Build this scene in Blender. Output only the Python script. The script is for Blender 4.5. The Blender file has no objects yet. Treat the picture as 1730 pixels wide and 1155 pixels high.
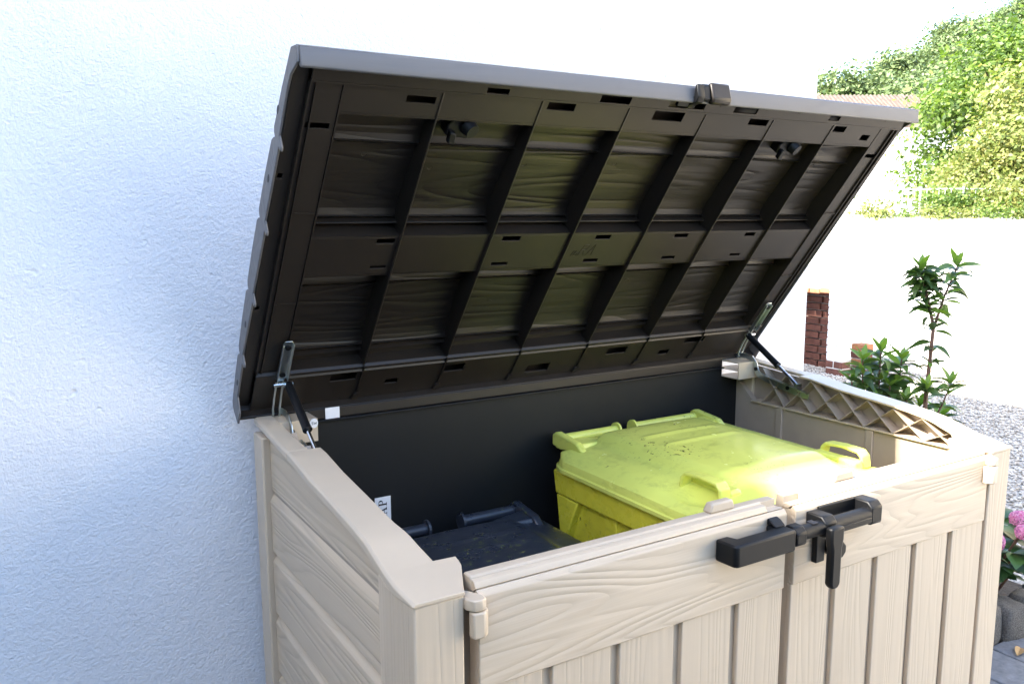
import bpy, bmesh, math, random
import numpy as np
from mathutils import Matrix, Vector

# ------------------------------------------------------------------ camera, sky, sun, exposure
scene = bpy.context.scene
coll = scene.collection

cd = bpy.data.cameras.new("camera")
cd.sensor_width = 36.0
cd.lens = 36.0 * 1425.374 / 1730.0
cd.clip_start = 0.05
cd.clip_end = 3000
cam = bpy.data.objects.new("camera", cd)
coll.objects.link(cam)
_r = Vector((0.85085536, -0.52539384, -0.00254583))
_u = Vector((0.07960276, 0.12412105, 0.98906894))
_f = Vector((0.51933473, 0.84175726, -0.14743186))
cam.matrix_world = Matrix(((_r.x, _u.x, -_f.x, -0.44158),
                           (_r.y, _u.y, -_f.y, -0.96541),
                           (_r.z, _u.z, -_f.z, 1.57349),
                           (0, 0, 0, 1)))
scene.camera = cam

SUN_DIR = Vector((-1.0, 0.055, 1.0)).normalized()      # towards the sun: along the house wall, from just behind its plane
SUN_EL = math.asin(SUN_DIR.z)

world = bpy.data.worlds.new("World")
scene.world = world
world.use_nodes = True
nt = world.node_tree
nt.nodes.clear()
sky = nt.nodes.new('ShaderNodeTexSky')
sky.sky_type = 'NISHITA'
sky.sun_disc = False
sky.sun_elevation = SUN_EL
sky.sun_rotation = math.atan2(SUN_DIR.x, SUN_DIR.y)
sky.air_density = 1.0
sky.dust_density = 1.5
sky.ozone_density = 1.5
bg = nt.nodes.new('ShaderNodeBackground')
bg.inputs['Strength'].default_value = 0.14
out = nt.nodes.new('ShaderNodeOutputWorld')
nt.links.new(sky.outputs[0], bg.inputs['Color'])
nt.links.new(bg.outputs[0], out.inputs['Surface'])

sl = bpy.data.lights.new("sun", 'SUN')
sl.energy = 4.1
sl.angle = math.radians(0.5)
sl.color = (1.0, 0.93, 0.82)
sun = bpy.data.objects.new("sun", sl)
coll.objects.link(sun)
sun.rotation_euler = SUN_DIR.to_track_quat('Z', 'Y').to_euler()

scene.view_settings.view_transform = 'Standard'
scene.view_settings.look = 'None'
scene.view_settings.exposure = 2.74
scene.view_settings.gamma = 1.0
scene.render.engine = 'CYCLES'

rng = random.Random(7)
NR = np.random.default_rng(11)

# ------------------------------------------------------------------ materials
class NT:
    """tiny node helper"""
    def __init__(self, name):
        self.m = bpy.data.materials.new(name)
        self.m.use_nodes = True
        self.t = self.m.node_tree
        self.b = self.t.nodes['Principled BSDF']
    def n(self, kind, **kw):
        nd = self.t.nodes.new(kind)
        for k, v in kw.items():
            if k in nd.inputs.keys():
                nd.inputs[k].default_value = v
            else:
                setattr(nd, k, v)
        return nd
    def l(self, a, b):
        self.t.links.new(a, b)
    def coords(self, scale=(1, 1, 1), rand=False):
        tc = self.n('ShaderNodeTexCoord')
        src = tc.outputs['Object']
        if rand:
            oi = self.n('ShaderNodeObjectInfo')
            mu = self.n('ShaderNodeMath', operation='MULTIPLY')
            mu.inputs[1].default_value = 37.0
            self.l(oi.outputs['Random'], mu.inputs[0])
            va = self.n('ShaderNodeVectorMath', operation='ADD')
            self.l(src, va.inputs[0]); self.l(mu.outputs[0], va.inputs[1])
            src = va.outputs[0]
        mp = self.n('ShaderNodeMapping')
        mp.inputs['Scale'].default_value = scale
        self.l(src, mp.inputs['Vector'])
        return mp.outputs[0]
    def noise(self, vec, scale, detail=2.0, rough=0.5, dist=0.0):
        nd = self.n('ShaderNodeTexNoise', Scale=scale, Detail=detail, Roughness=rough, Distortion=dist)
        self.l(vec, nd.inputs['Vector'])
        return nd.outputs['Fac']
    def ramp(self, fac, stops):
        nd = self.n('ShaderNodeValToRGB')
        cr = nd.color_ramp
        while len(cr.elements) < len(stops):
            cr.elements.new(0.5)
        for e, (p, c) in zip(cr.elements, stops):
            e.position = p
            e.color = (*c, 1) if len(c) == 3 else c
        self.l(fac, nd.inputs[0])
        return nd.outputs[0]
    def math(self, op, a, b=None, clamp=False):
        nd = self.n('ShaderNodeMath', operation=op, use_clamp=clamp)
        for i, x in enumerate((a, b)):
            if x is None: continue
            if isinstance(x, (int, float)): nd.inputs[i].default_value = x
            else: self.l(x, nd.inputs[i])
        return nd.outputs[0]
    def mix(self, fac, a, b, blend='MIX'):
        nd = self.n('ShaderNodeMix', data_type='RGBA', blend_type=blend)
        for i, x in ((0, fac), (6, a), (7, b)):
            if isinstance(x, (int, float)): nd.inputs[i].default_value = x
            elif isinstance(x, tuple): nd.inputs[i].default_value = (*x, 1) if len(x) == 3 else x
            else: self.l(x, nd.inputs[i])
        return nd.outputs[2]
    def bump(self, h, strength=0.5, dist=0.002, prev=None):
        nd = self.n('ShaderNodeBump', Strength=strength, Distance=dist)
        self.l(h, nd.inputs['Height'])
        if prev is not None: self.l(prev, nd.inputs['Normal'])
        return nd.outputs[0]
    def set(self, color=None, rough=None, normal=None, metal=None, spec=None):
        for key, x in (('Base Color', color), ('Roughness', rough), ('Normal', normal), ('Metallic', metal), ('Specular IOR Level', spec)):
            if x is None: continue
            if isinstance(x, tuple): self.b.inputs[key].default_value = (*x, 1)
            elif isinstance(x, (int, float)): self.b.inputs[key].default_value = x
            else: self.l(x, self.b.inputs[key])
        return self.m

def plain(name, col, rough=0.5, metal=0.0, var=0.12, scale=14.0, bumps=0.0, bscale=200.0, bdist=0.001):
    k = NT(name)
    v = k.coords(rand=True)
    n = k.noise(v, scale, 4, 0.6)
    lo = tuple(c * (1 - var) for c in col); hi = tuple(min(1, c * (1 + var)) for c in col)
    k.set(color=k.ramp(n, [(0.3, lo), (0.7, hi)]), rough=rough, metal=metal)
    if bumps:
        k.set(normal=k.bump(k.noise(v, bscale, 3), bumps, bdist))
    return k.m

def grain(name, col, axis, rough=0.5, depth=0.0016, strength=0.6, tint=0.12, freq=26.0, stretch=9.0, cross=1.0, dirt=None):
    """moulded wood grain: contour lines of a noise stretched along the board"""
    k = NT(name)
    s = [11.0 * cross] * 3
    s[axis] = 11.0 / stretch
    v = k.coords(tuple(s), rand=True)
    big = k.noise(v, 1.0, 1.5, 0.45, 0.35)
    band = k.math('SINE', k.math('MULTIPLY', big, freq * 2))
    band = k.math('POWER', k.math('MULTIPLY', k.math('ADD', band, 1.0), 0.5), 0.45)
    s2 = [150.0] * 3; s2[axis] = 4.0
    fine = k.noise(k.coords(tuple(s2), rand=True), 1.0, 2, 0.6)
    h = k.math('ADD', k.math('MULTIPLY', band, 0.75), k.math('MULTIPLY', fine, 0.45))
    blot = k.noise(k.coords(rand=True), 5.0, 3, 0.6)
    c = k.ramp(h, [(0.25, tuple(x * (1 - tint) for x in col)), (0.8, col)])
    c = k.mix(0.4, c, k.ramp(blot, [(0.3, tuple(x * 0.95 for x in col)), (0.7, tuple(min(1, x * 1.04) for x in col))]))
    g1 = k.noise(k.coords(rand=True), 13.0, 7, 0.72)
    c = k.mix(k.ramp(g1, [(0.60, (0, 0, 0)), (0.80, (0.16, 0.16, 0.16))]), c, tuple(x * 0.45 for x in col))
    if dirt:
        d = k.noise(k.coords(rand=True), 23.0, 6, 0.75)
        c = k.mix(k.ramp(d, [(0.62, (0, 0, 0)), (0.78, (0.5, 0.5, 0.5))]), c, dirt)
    k.set(color=c, rough=rough, normal=k.bump(h, strength, depth))
    return k.m

BEIGE = (0.545, 0.445, 0.325)
M = {}
M['beige'] = plain('beige_plastic', BEIGE, 0.34, var=0.05, scale=6, bumps=0.15, bscale=420, bdist=0.0004)
M['beige_x'] = grain('beige_grain_x', BEIGE, 0, depth=0.0018, strength=0.6, tint=0.09, freq=56, stretch=9)
M['beige_y'] = grain('beige_grain_y', BEIGE, 1, depth=0.0018, strength=0.6, tint=0.15, freq=46, stretch=14)
M['beige_z'] = grain('beige_grain_z', BEIGE, 2, depth=0.0013, strength=0.5, tint=0.07, freq=44, stretch=16, cross=1.3)
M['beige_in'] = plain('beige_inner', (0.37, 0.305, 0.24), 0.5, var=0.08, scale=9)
TAUPE_SHADED = (0.0195, 0.0148, 0.0112)  # lid plastic darkened: the underside's shade is put into the base colour
M['taupe'] = plain('taupe_plastic', TAUPE_SHADED, 0.40, var=0.10, scale=5, bumps=0.15, bscale=300, bdist=0.0004)
M['taupe_x'] = grain('taupe_grain_x', TAUPE_SHADED, 0, rough=0.38, depth=0.0018, strength=0.8, tint=0.28, freq=34)
M['taupe_skylit'] = grain('taupe_grain_skylit', (0.125, 0.122, 0.125), 0, rough=0.5, depth=0.001, strength=0.5)  # same lid plastic, paler: skylight on its edges put into the colour
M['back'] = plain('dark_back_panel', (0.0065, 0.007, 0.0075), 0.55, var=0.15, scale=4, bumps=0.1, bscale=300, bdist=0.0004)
M['black'] = plain('black_plastic', (0.004, 0.0043, 0.0052), 0.46, var=0.2, scale=30, bumps=0.2, bscale=500, bdist=0.0004)
M['steel'] = plain('zinc_steel', (0.52, 0.56, 0.55), 0.28, metal=1.0, var=0.12, scale=40)
M['rod'] = plain('polished_rod', (0.75, 0.76, 0.8), 0.12, metal=1.0, var=0.03)
M['white'] = plain('white_paper', (0.80, 0.80, 0.80), 0.6, var=0.03)
M['ink'] = plain('black_ink', (0.015, 0.015, 0.02), 0.6)

for _n, _s in (('taupe', .35), ('taupe_x', .4), ('back', .3), ('black', .3)):
    M[_n].node_tree.nodes['Principled BSDF'].inputs['Specular IOR Level'].default_value = _s

def bin_mat(name, col, rough, dirtcol, amount):
    k = NT(name)
    v = k.coords()
    a = k.noise(v, 3.5, 4, 0.6)
    c = k.ramp(a, [(0.3, tuple(x * 0.88 for x in col)), (0.7, tuple(min(1, x * 1.06) for x in col))])
    sm = k.noise(k.coords((3, 3, 9)), 6, 8, 0.72, 0.4)
    c = k.mix(k.ramp(sm, [(0.52, (0, 0, 0)), (0.74, (amount,) * 3)]), c, tuple(x * 0.45 for x in col))
    sp = k.noise(v, 85, 3, 0.7)
    reg = k.noise(v, 5, 3, 0.6)
    msk = k.math('MULTIPLY', k.ramp(sp, [(0.60, (0, 0, 0)), (0.66, (1, 1, 1))]), k.ramp(reg, [(0.51, (0, 0, 0)), (0.62, (1, 1, 1))]))
    c = k.mix(msk, c, dirtcol)
    r = k.ramp(k.noise(v, 18, 4, 0.6), [(0.3, (rough - 0.08,) * 3), (0.7, (rough + 0.12,) * 3)])
    k.set(color=c, rough=r, normal=k.bump(k.noise(v, 260, 3), 0.2, 0.0006))
    return k.m
M['yellow_lid'] = bin_mat('faded_skylit_lid', (0.78, 0.80, 0.16), 0.16, (0.03, 0.028, 0.012), 0.45)  # fading and the skylight on top are both mixed into this lid colour
M['yellow'] = bin_mat('yellow_bin_plastic', (0.82, 0.74, 0.06), 0.27, (0.03, 0.028, 0.012), 0.55)
M['navy'] = bin_mat('dark_bin_plastic', (0.024, 0.029, 0.040), 0.30, (0.13, 0.15, 0.04), 0.5)

def stucco():
    k = NT('white_stucco')
    v = k.coords()
    a = k.noise(v, 250, 3, 0.55, 0.2)
    b = k.noise(v, 105, 3, 0.5)
    pat = k.noise(v, 2.3, 3, 0.6)
    amp = k.ramp(pat, [(0.3, (0.45,) * 3), (0.7, (1, 1, 1))])
    h = k.math('ADD', k.math('MULTIPLY', a, amp), k.math('MULTIPLY', b, 0.7))
    pit = k.noise(v, 24, 2, 0.5)
    pm = k.ramp(pit, [(0.20, (0, 0, 0)), (0.27, (1, 1, 1))])
    h = k.math('ADD', h, k.math('MULTIPLY', pm, 0.8))
    n1 = k.bump(h, 0.9, 0.0034)
    w = k.noise(v, 5, 3, 0.5)
    n2 = k.bump(w, 0.25, 0.02, n1)
    st = k.noise(v, 1.6, 4, 0.6)
    c = k.ramp(st, [(0.3, (0.80, 0.79, 0.79)), (0.7, (0.85, 0.84, 0.84))])
    mk = k.noise(k.coords((1, 1, 2.2)), 9, 6, 0.75, 0.6)
    c = k.mix(k.ramp(mk, [(0.64, (0, 0, 0)), (0.76, (0.28, 0.28, 0.28))]), c, (0.55, 0.55, 0.56))
    k.set(color=c, rough=0.8, normal=n2)
    return k.m
M['stucco'] = stucco()

def ground_mat(name, c0, c1, scale, bumpd, big=0.6, rough=0.9, vor=None):
    k = NT(name)
    v = k.coords()
    a = k.noise(v, scale, 6, 0.7)
    b = k.noise(v, big, 4, 0.6)
    c = k.mix(0.5, k.ramp(a, [(0.3, c0), (0.7, c1)]), k.ramp(b, [(0.3, c0), (0.7, c1)]))
    h = a
    if vor:
        vo = k.n('ShaderNodeTexVoronoi', Scale=vor); k.l(v, vo.inputs['Vector'])
        c = k.mix(0.6, c, k.ramp(k.math('FRACT', k.math('MULTIPLY', vo.outputs['Color'], 1.0)), [(0.1, tuple(x * 0.5 for x in c0)), (0.9, tuple(min(1, x * 1.5) for x in c1))]))
        h = k.math('SUBTRACT', 1.0, vo.outputs['Distance'])
    k.set(color=c, rough=rough, normal=k.bump(h, 0.8, bumpd))
    return k.m
M['gravel'] = ground_mat('gravel_bed', (0.27, 0.245, 0.21), (0.43, 0.40, 0.355), 60, 0.006, vor=75)
M['yard'] = ground_mat('pale_concrete', (0.46, 0.44, 0.40), (0.58, 0.56, 0.51), 8, 0.003)
M['drive'] = ground_mat('dark_paving', (0.13, 0.13, 0.13), (0.20, 0.195, 0.185), 12, 0.003)
M['earth'] = ground_mat('bed_soil', (0.030, 0.022, 0.016), (0.07, 0.052, 0.038), 40, 0.02)
M['field'] = ground_mat('dry_field', (0.42, 0.40, 0.30), (0.55, 0.53, 0.42), 3, 0.01, big=0.15)
M['hillg'] = ground_mat('hill_ground', (0.045, 0.07, 0.02), (0.08, 0.11, 0.035), 1.0, 0.05)
M['paver'] = plain('paver_stone', (0.145, 0.155, 0.17), 0.85, var=0.25, scale=30, bumps=0.6, bscale=90, bdist=0.003)
M['stone'] = plain('edging_concrete', (0.17, 0.16, 0.145), 0.9, var=0.55, scale=26, bumps=1.0, bscale=55, bdist=0.012)

def pebble_mat():
    k = NT('pebbles')
    g = k.n('ShaderNodeNewGeometry')
    k.set(color=k.ramp(g.outputs['Random Per Island'], [(0.0, (0.20, 0.18, 0.15)), (0.3, (0.40, 0.355, 0.30)), (0.65, (0.53, 0.49, 0.43)), (1.0, (0.68, 0.65, 0.60))]), rough=0.8)
    return k.m
M['pebble'] = pebble_mat()

def leaf_mat(name, stops, trans=0.35, rough=0.42, rand='Random Per Island'):
    k = NT(name)
    if rand == 'object':
        src = k.n('ShaderNodeObjectInfo').outputs['Random']
    else:
        src = k.n('ShaderNodeNewGeometry').outputs[rand]
    c = k.ramp(src, stops)
    k.set(color=c, rough=rough)
    tr = k.n('ShaderNodeBsdfTranslucent')
    hs = k.n('ShaderNodeHueSaturation', Saturation=1.15, Value=1.25); k.l(c, hs.inputs['Color'])
    k.l(hs.outputs[0], tr.inputs['Color'])
    mx = k.n('ShaderNodeMixShader'); mx.inputs[0].default_value = trans
    k.l(k.b.outputs[0], mx.inputs[1]); k.l(tr.outputs[0], mx.inputs[2])
    k.l(mx.outputs[0], k.t.nodes['Material Output'].inputs['Surface'])
    return k.m
M['leaf_laurel'] = leaf_mat('laurel_leaf', [(0, (0.036, 0.07, 0.018)), (0.6, (0.058, 0.11, 0.026)), (1, (0.11, 0.19, 0.038))], 0.25, 0.33, 'object')
M['leaf_young'] = leaf_mat('young_leaf', [(0, (0.10, 0.19, 0.035)), (1, (0.17, 0.28, 0.05))], 0.35, 0.36, 'object')
M['leaf_hyd'] = leaf_mat('hydrangea_leaf', [(0, (0.022, 0.055, 0.018)), (1, (0.055, 0.12, 0.03))], 0.2, 0.4, 'object')
M['leaf_tree'] = leaf_mat('tree_leaf', [(0, (0.035, 0.07, 0.012)), (0.6, (0.11, 0.18, 0.032)), (1, (0.20, 0.27, 0.06))], 0.40, 0.5)
M['leaf_yellow'] = leaf_mat('yellow_green_leaf', [(0, (0.10, 0.14, 0.03)), (0.7, (0.20, 0.23, 0.06)), (1, (0.30, 0.27, 0.09))], 0.35, 0.5)
M['leaf_far'] = leaf_mat('far_leaf', [(0, (0.06, 0.10, 0.035)), (1, (0.16, 0.21, 0.075))], 0.25, 0.6)
M['petal'] = leaf_mat('pink_petal', [(0, (0.50, 0.13, 0.30)), (1, (0.72, 0.36, 0.52))], 0.3, 0.5)
M['stem'] = plain('reddish_stem', (0.11, 0.055, 0.035), 0.6)
M['bark'] = plain('bark', (0.075, 0.055, 0.04), 0.9, var=0.4, scale=20, bumps=0.8, bscale=40, bdist=0.01)
M['deadleaf'] = plain('dry_leaf', (0.30, 0.19, 0.08), 0.7, var=0.3, scale=60)
M['brick_red'] = plain('red_brick', (0.12, 0.046, 0.032), 0.9, var=0.35, scale=18, bumps=0.7, bscale=90, bdist=0.004)
M['brick_orange'] = plain('orange_brick', (0.36, 0.155, 0.075), 0.9, var=0.25, scale=18, bumps=0.7, bscale=90, bdist=0.004)
M['brick_white'] = plain('painted_brick', (0.78, 0.78, 0.765), 0.8, var=0.06, scale=12, bumps=0.7, bscale=70, bdist=0.004)
M['mortar'] = plain('mortar', (0.42, 0.40, 0.37), 0.95, var=0.2, scale=30, bumps=0.6, bscale=80, bdist=0.004)
M['mortar_white'] = plain('painted_mortar', (0.66, 0.66, 0.64), 0.9, var=0.12, scale=30, bumps=0.6, bscale=80, bdist=0.004)
M['tile'] = plain('roof_tile', (0.095, 0.07, 0.055), 0.85, var=0.35, scale=3)
M['cream'] = plain('cream_render', (0.72, 0.62, 0.46), 0.85, var=0.06, scale=3, bumps=0.5, bscale=60, bdist=0.004)
M['fence'] = plain('pale_fence', (0.62, 0.63, 0.62), 0.6, var=0.08)
M['roofdark'] = plain('house_roof', (0.12, 0.06, 0.045), 0.85, var=0.2, scale=4)

# ------------------------------------------------------------------ mesh helpers
class G:
    def __init__(self):
        self.v = []; self.f = []
    def add(self, vs, fs):
        b = len(self.v)
        self.v += [tuple(x) for x in vs]
        self.f += [tuple(i + b for i in q) for q in fs]
        return self
    def box(self, x0, x1, y0, y1, z0, z1):
        return self.add([(x, y, z) for z in (z0, z1) for y in (y0, y1) for x in (x0, x1)],
                        [(0, 2, 3, 1), (4, 5, 7, 6), (0, 1, 5, 4), (2, 6, 7, 3), (0, 4, 6, 2), (1, 3, 7, 5)])
    def frustum(self, lo, hi):
        """lo, hi: (x0,x1,y0,y1,z)"""
        vs = []
        for (x0, x1, y0, y1, z) in (lo, hi):
            vs += [(x0, y0, z), (x1, y0, z), (x1, y1, z), (x0, y1, z)]
        return self.add(vs, [(3, 2, 1, 0), (4, 5, 6, 7), (0, 1, 5, 4), (1, 2, 6, 5), (2, 3, 7, 6), (3, 0, 4, 7)])
    def prism(self, poly, axis, a, b):
        """poly: 2-D points in the two other axes (in x,y,z order), extruded from a to b along axis"""
        def p3(p, t):
            q = list(p); q.insert(axis, t); return tuple(q)
        n = len(poly)
        vs = [p3(p, a) for p in poly] + [p3(p, b) for p in poly]
        fs = [tuple(range(n - 1, -1, -1)), tuple(range(n, 2 * n))]
        fs += [(i, (i + 1) % n, n + (i + 1) % n, n + i) for i in range(n)]
        return self.add(vs, fs)
    def tube(self, path, rad, seg=12, cap=True):
        P = [Vector(p) for p in path]
        rs = rad if isinstance(rad, (list, tuple)) else [rad] * len(P)
        vs = []; fs = []
        prev = None
        for i, p in enumerate(P):
            d = (P[min(i + 1, len(P) - 1)] - P[max(i - 1, 0)]).normalized()
            if prev is None:
                a = d.orthogonal().normalized()
            else:
                a = (prev - d * prev.dot(d)).normalized()
            prev = a
            b = d.cross(a)
            for k in range(seg):
                t = 2 * math.pi * k / seg
                vs.append(p + (a * math.cos(t) + b * math.sin(t)) * rs[i])
        for i in range(len(P) - 1):
            for k in range(seg):
                k2 = (k + 1) % seg
                fs.append((i * seg + k, i * seg + k2, (i + 1) * seg + k2, (i + 1) * seg + k))
        if cap:
            fs.append(tuple(range(seg - 1, -1, -1)))
            fs.append(tuple((len(P) - 1) * seg + k for k in range(seg)))
        return self.add(vs, fs)
    def mesh(self, name, fix=True):
        me = bpy.data.meshes.new(name)
        me.from_pydata([tuple(map(float, x)) for x in self.v], [], self.f)
        if fix:
            bm = bmesh.new(); bm.from_mesh(me)
            bmesh.ops.recalc_face_normals(bm, faces=bm.faces)
            bm.to_mesh(me); bm.free()
        me.update()
        return me
    def build(self, name, mat, parent=None, bevel=0.0, smooth=False, seg=2, matrix=None, solid=0.0):
        o = bpy.data.objects.new(name, self.mesh(name))
        o.data.materials.append(M[mat] if isinstance(mat, str) else mat)
        coll.objects.link(o)
        if parent is not None: o.parent = parent
        if matrix is not None: o.matrix_local = matrix
        if solid:
            s = o.modifiers.new('solid', 'SOLIDIFY'); s.thickness = solid; s.offset = 1
        if bevel:
            b = o.modifiers.new('bevel', 'BEVEL'); b.width = bevel; b.segments = seg; b.limit_method = 'ANGLE'; b.angle_limit = math.radians(28)
            smooth = True
        if smooth:
            for p in o.data.polygons: p.use_smooth = True
            if bevel or smooth == 'auto':
                pass
            o.data.set_sharp_from_angle(angle=math.radians(40))
        return o

def empty(name, loc=(0, 0, 0), label=None, cat=None, group=None, parent=None):
    o = bpy.data.objects.new(name, None)
    coll.objects.link(o)
    o.location = loc
    if label: tag(o, label, cat, group)
    if parent is not None: o.parent = parent
    return o
def tag(o, label, cat, group=None):
    o['label'] = label; o['category'] = cat
    if group: o['group'] = group
    return o
def struct(o):
    o['kind'] = 'structure'; return o
def link_copy(name, me, parent, mat4):
    o = bpy.data.objects.new(name, me)
    coll.objects.link(o)
    o.parent = parent
    o.matrix_local = mat4
    return o

# ------------------------------------------------------------------ setting: ground, house
def height(x, y):
    """ground height: flat yard, then a slope up towards the trees and the wooded hill"""
    d = 0.8 * x + 0.6 * y
    h = 0.0
    if d > 11.5: h += min((d - 11.5) * 0.155, 1.64)
    if d > 60: h += (d - 60) * 0.05
    return h
def terrain():
    g = G()
    ds = [-400, -120, -40, -12, -3, 3, 8, 11.5, 13, 16, 20, 22.1, 25, 32, 45, 60, 75, 90, 110, 150, 300, 800]
    ss = [-500, -200, -80, -40, -20, -8, 0, 8, 20, 40, 80, 200, 500]
    e1 = (0.8, 0.6); e2 = (-0.6, 0.8)
    for d in ds:
        for s in ss:
            x = d * e1[0] + s * e2[0]; y = d * e1[1] + s * e2[1]
            g.v.append((x, y, height(x, y) if d < 200 else height(x, y) * 0.6))
    n = len(ss)
    for i in range(len(ds) - 1):
        for j in range(n - 1):
            g.f.append((i * n + j, i * n + j + 1, (i + 1) * n + j + 1, (i + 1) * n + j))
    o = g.build('ground', 'yard', smooth=False)
    return struct(o)
terrain()

def sheet(name, mat, pts, z):
    g = G(); g.add([(x, y, z) for x, y in pts], [tuple(range(len(pts)))])
    return struct(g.build(name, mat))
sheet('gravel_path', 'gravel', [(1.9, 1.15), (3.2, 1.2), (3.2, -1.59), (7.5, -1.59), (7.9, 2.2), (8.1, 6.6), (1.9, 6.6)], 0.004)
sheet('planting_bed', 'earth', [(1.95, 0.62), (3.2, 0.50), (3.22, 1.35), (1.95, 1.5)], 0.009)

sheet('added_paving', 'drive', [(-14, -14), (6.0, -14), (6.0, -1.6), (3.2, -1.6), (3.2, 0.52), (1.93, 0.52), (1.93, 0.86), (-14, 0.86)], 0.0045)  # dark paving added, mostly unseen, to cut light bounced onto wall and lid

house = empty('house', (0, 0.85, 0), 'white rough stucco house wall rising behind the open storage shed', 'house')
HX, HY0, HY1, HZ = 1.80, 0.85, 3.30, 4.62
def house_part(name, mat, f):
    g = G(); f(g)
    o = g.build(name, mat)
    o.parent = house; o.matrix_parent_inverse = Matrix.Translation((0, -0.85, 0))
    return o
house_part('wall', 'stucco', lambda g: g.box(-7.0, HX, HY0, HY1, -0.05, HZ))
def hroof(g):
    x0, x1, y0, y1, ym = -7.2, HX + .18, HY0 - .41, HY1 + .22, (HY0 + HY1) / 2
    for z in (0.0, 0.11):
        pass
    g.add([(x0, y0, HZ + .002), (x1, y0, HZ + .002), (x1, y1, HZ + .002), (x0, y1, HZ + .002), (x0, y0, HZ + .10), (x1, y0, HZ + .10), (x1, y1, HZ + .10), (x0, y1, HZ + .10), (x0, ym, HZ + .95), (x1 - 1.6, ym, HZ + .95)],
          [(3, 2, 1, 0), (0, 1, 5, 4), (1, 2, 6, 5), (2, 3, 7, 6), (0, 4, 8, 7, 3), (4, 5, 9, 8), (5, 6, 9), (6, 7, 8, 9)])
house_part('roof', 'roofdark', hroof)

# ------------------------------------------------------------------ the storage shed
W = 1.455
shed = empty('storage_shed', (W / 2, 0.4, 0), 'beige wood-look plastic storage shed with its dark lid propped open', 'storage shed')
SH = Matrix.Translation((-W / 2, -0.4, 0))       # world coordinates -> shed coordinates
def sp(g, name, mat, parent=None, **kw):
    """a shed part given in world coordinates"""
    o = g.build(name, mat, **kw)
    if parent is None:
        o.parent = shed; o.matrix_local = SH
    else:
        o.parent = parent
        o.matrix_local = Matrix.Identity(4)
    return o

def ztop(y):
    xs = [-.05, 0.0, 0.03, 0.08, 0.13, 0.15, 0.22, 0.3, 0.41, 0.5, 0.60, 0.77, 0.9]
    zs = [1.065, 1.066, 1.071, 1.080, 1.095, 1.102, 1.112, 1.120, 1.130, 1.143, 1.149, 1.163, 1.163]
    return float(np.interp(y, xs, zs))

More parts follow.
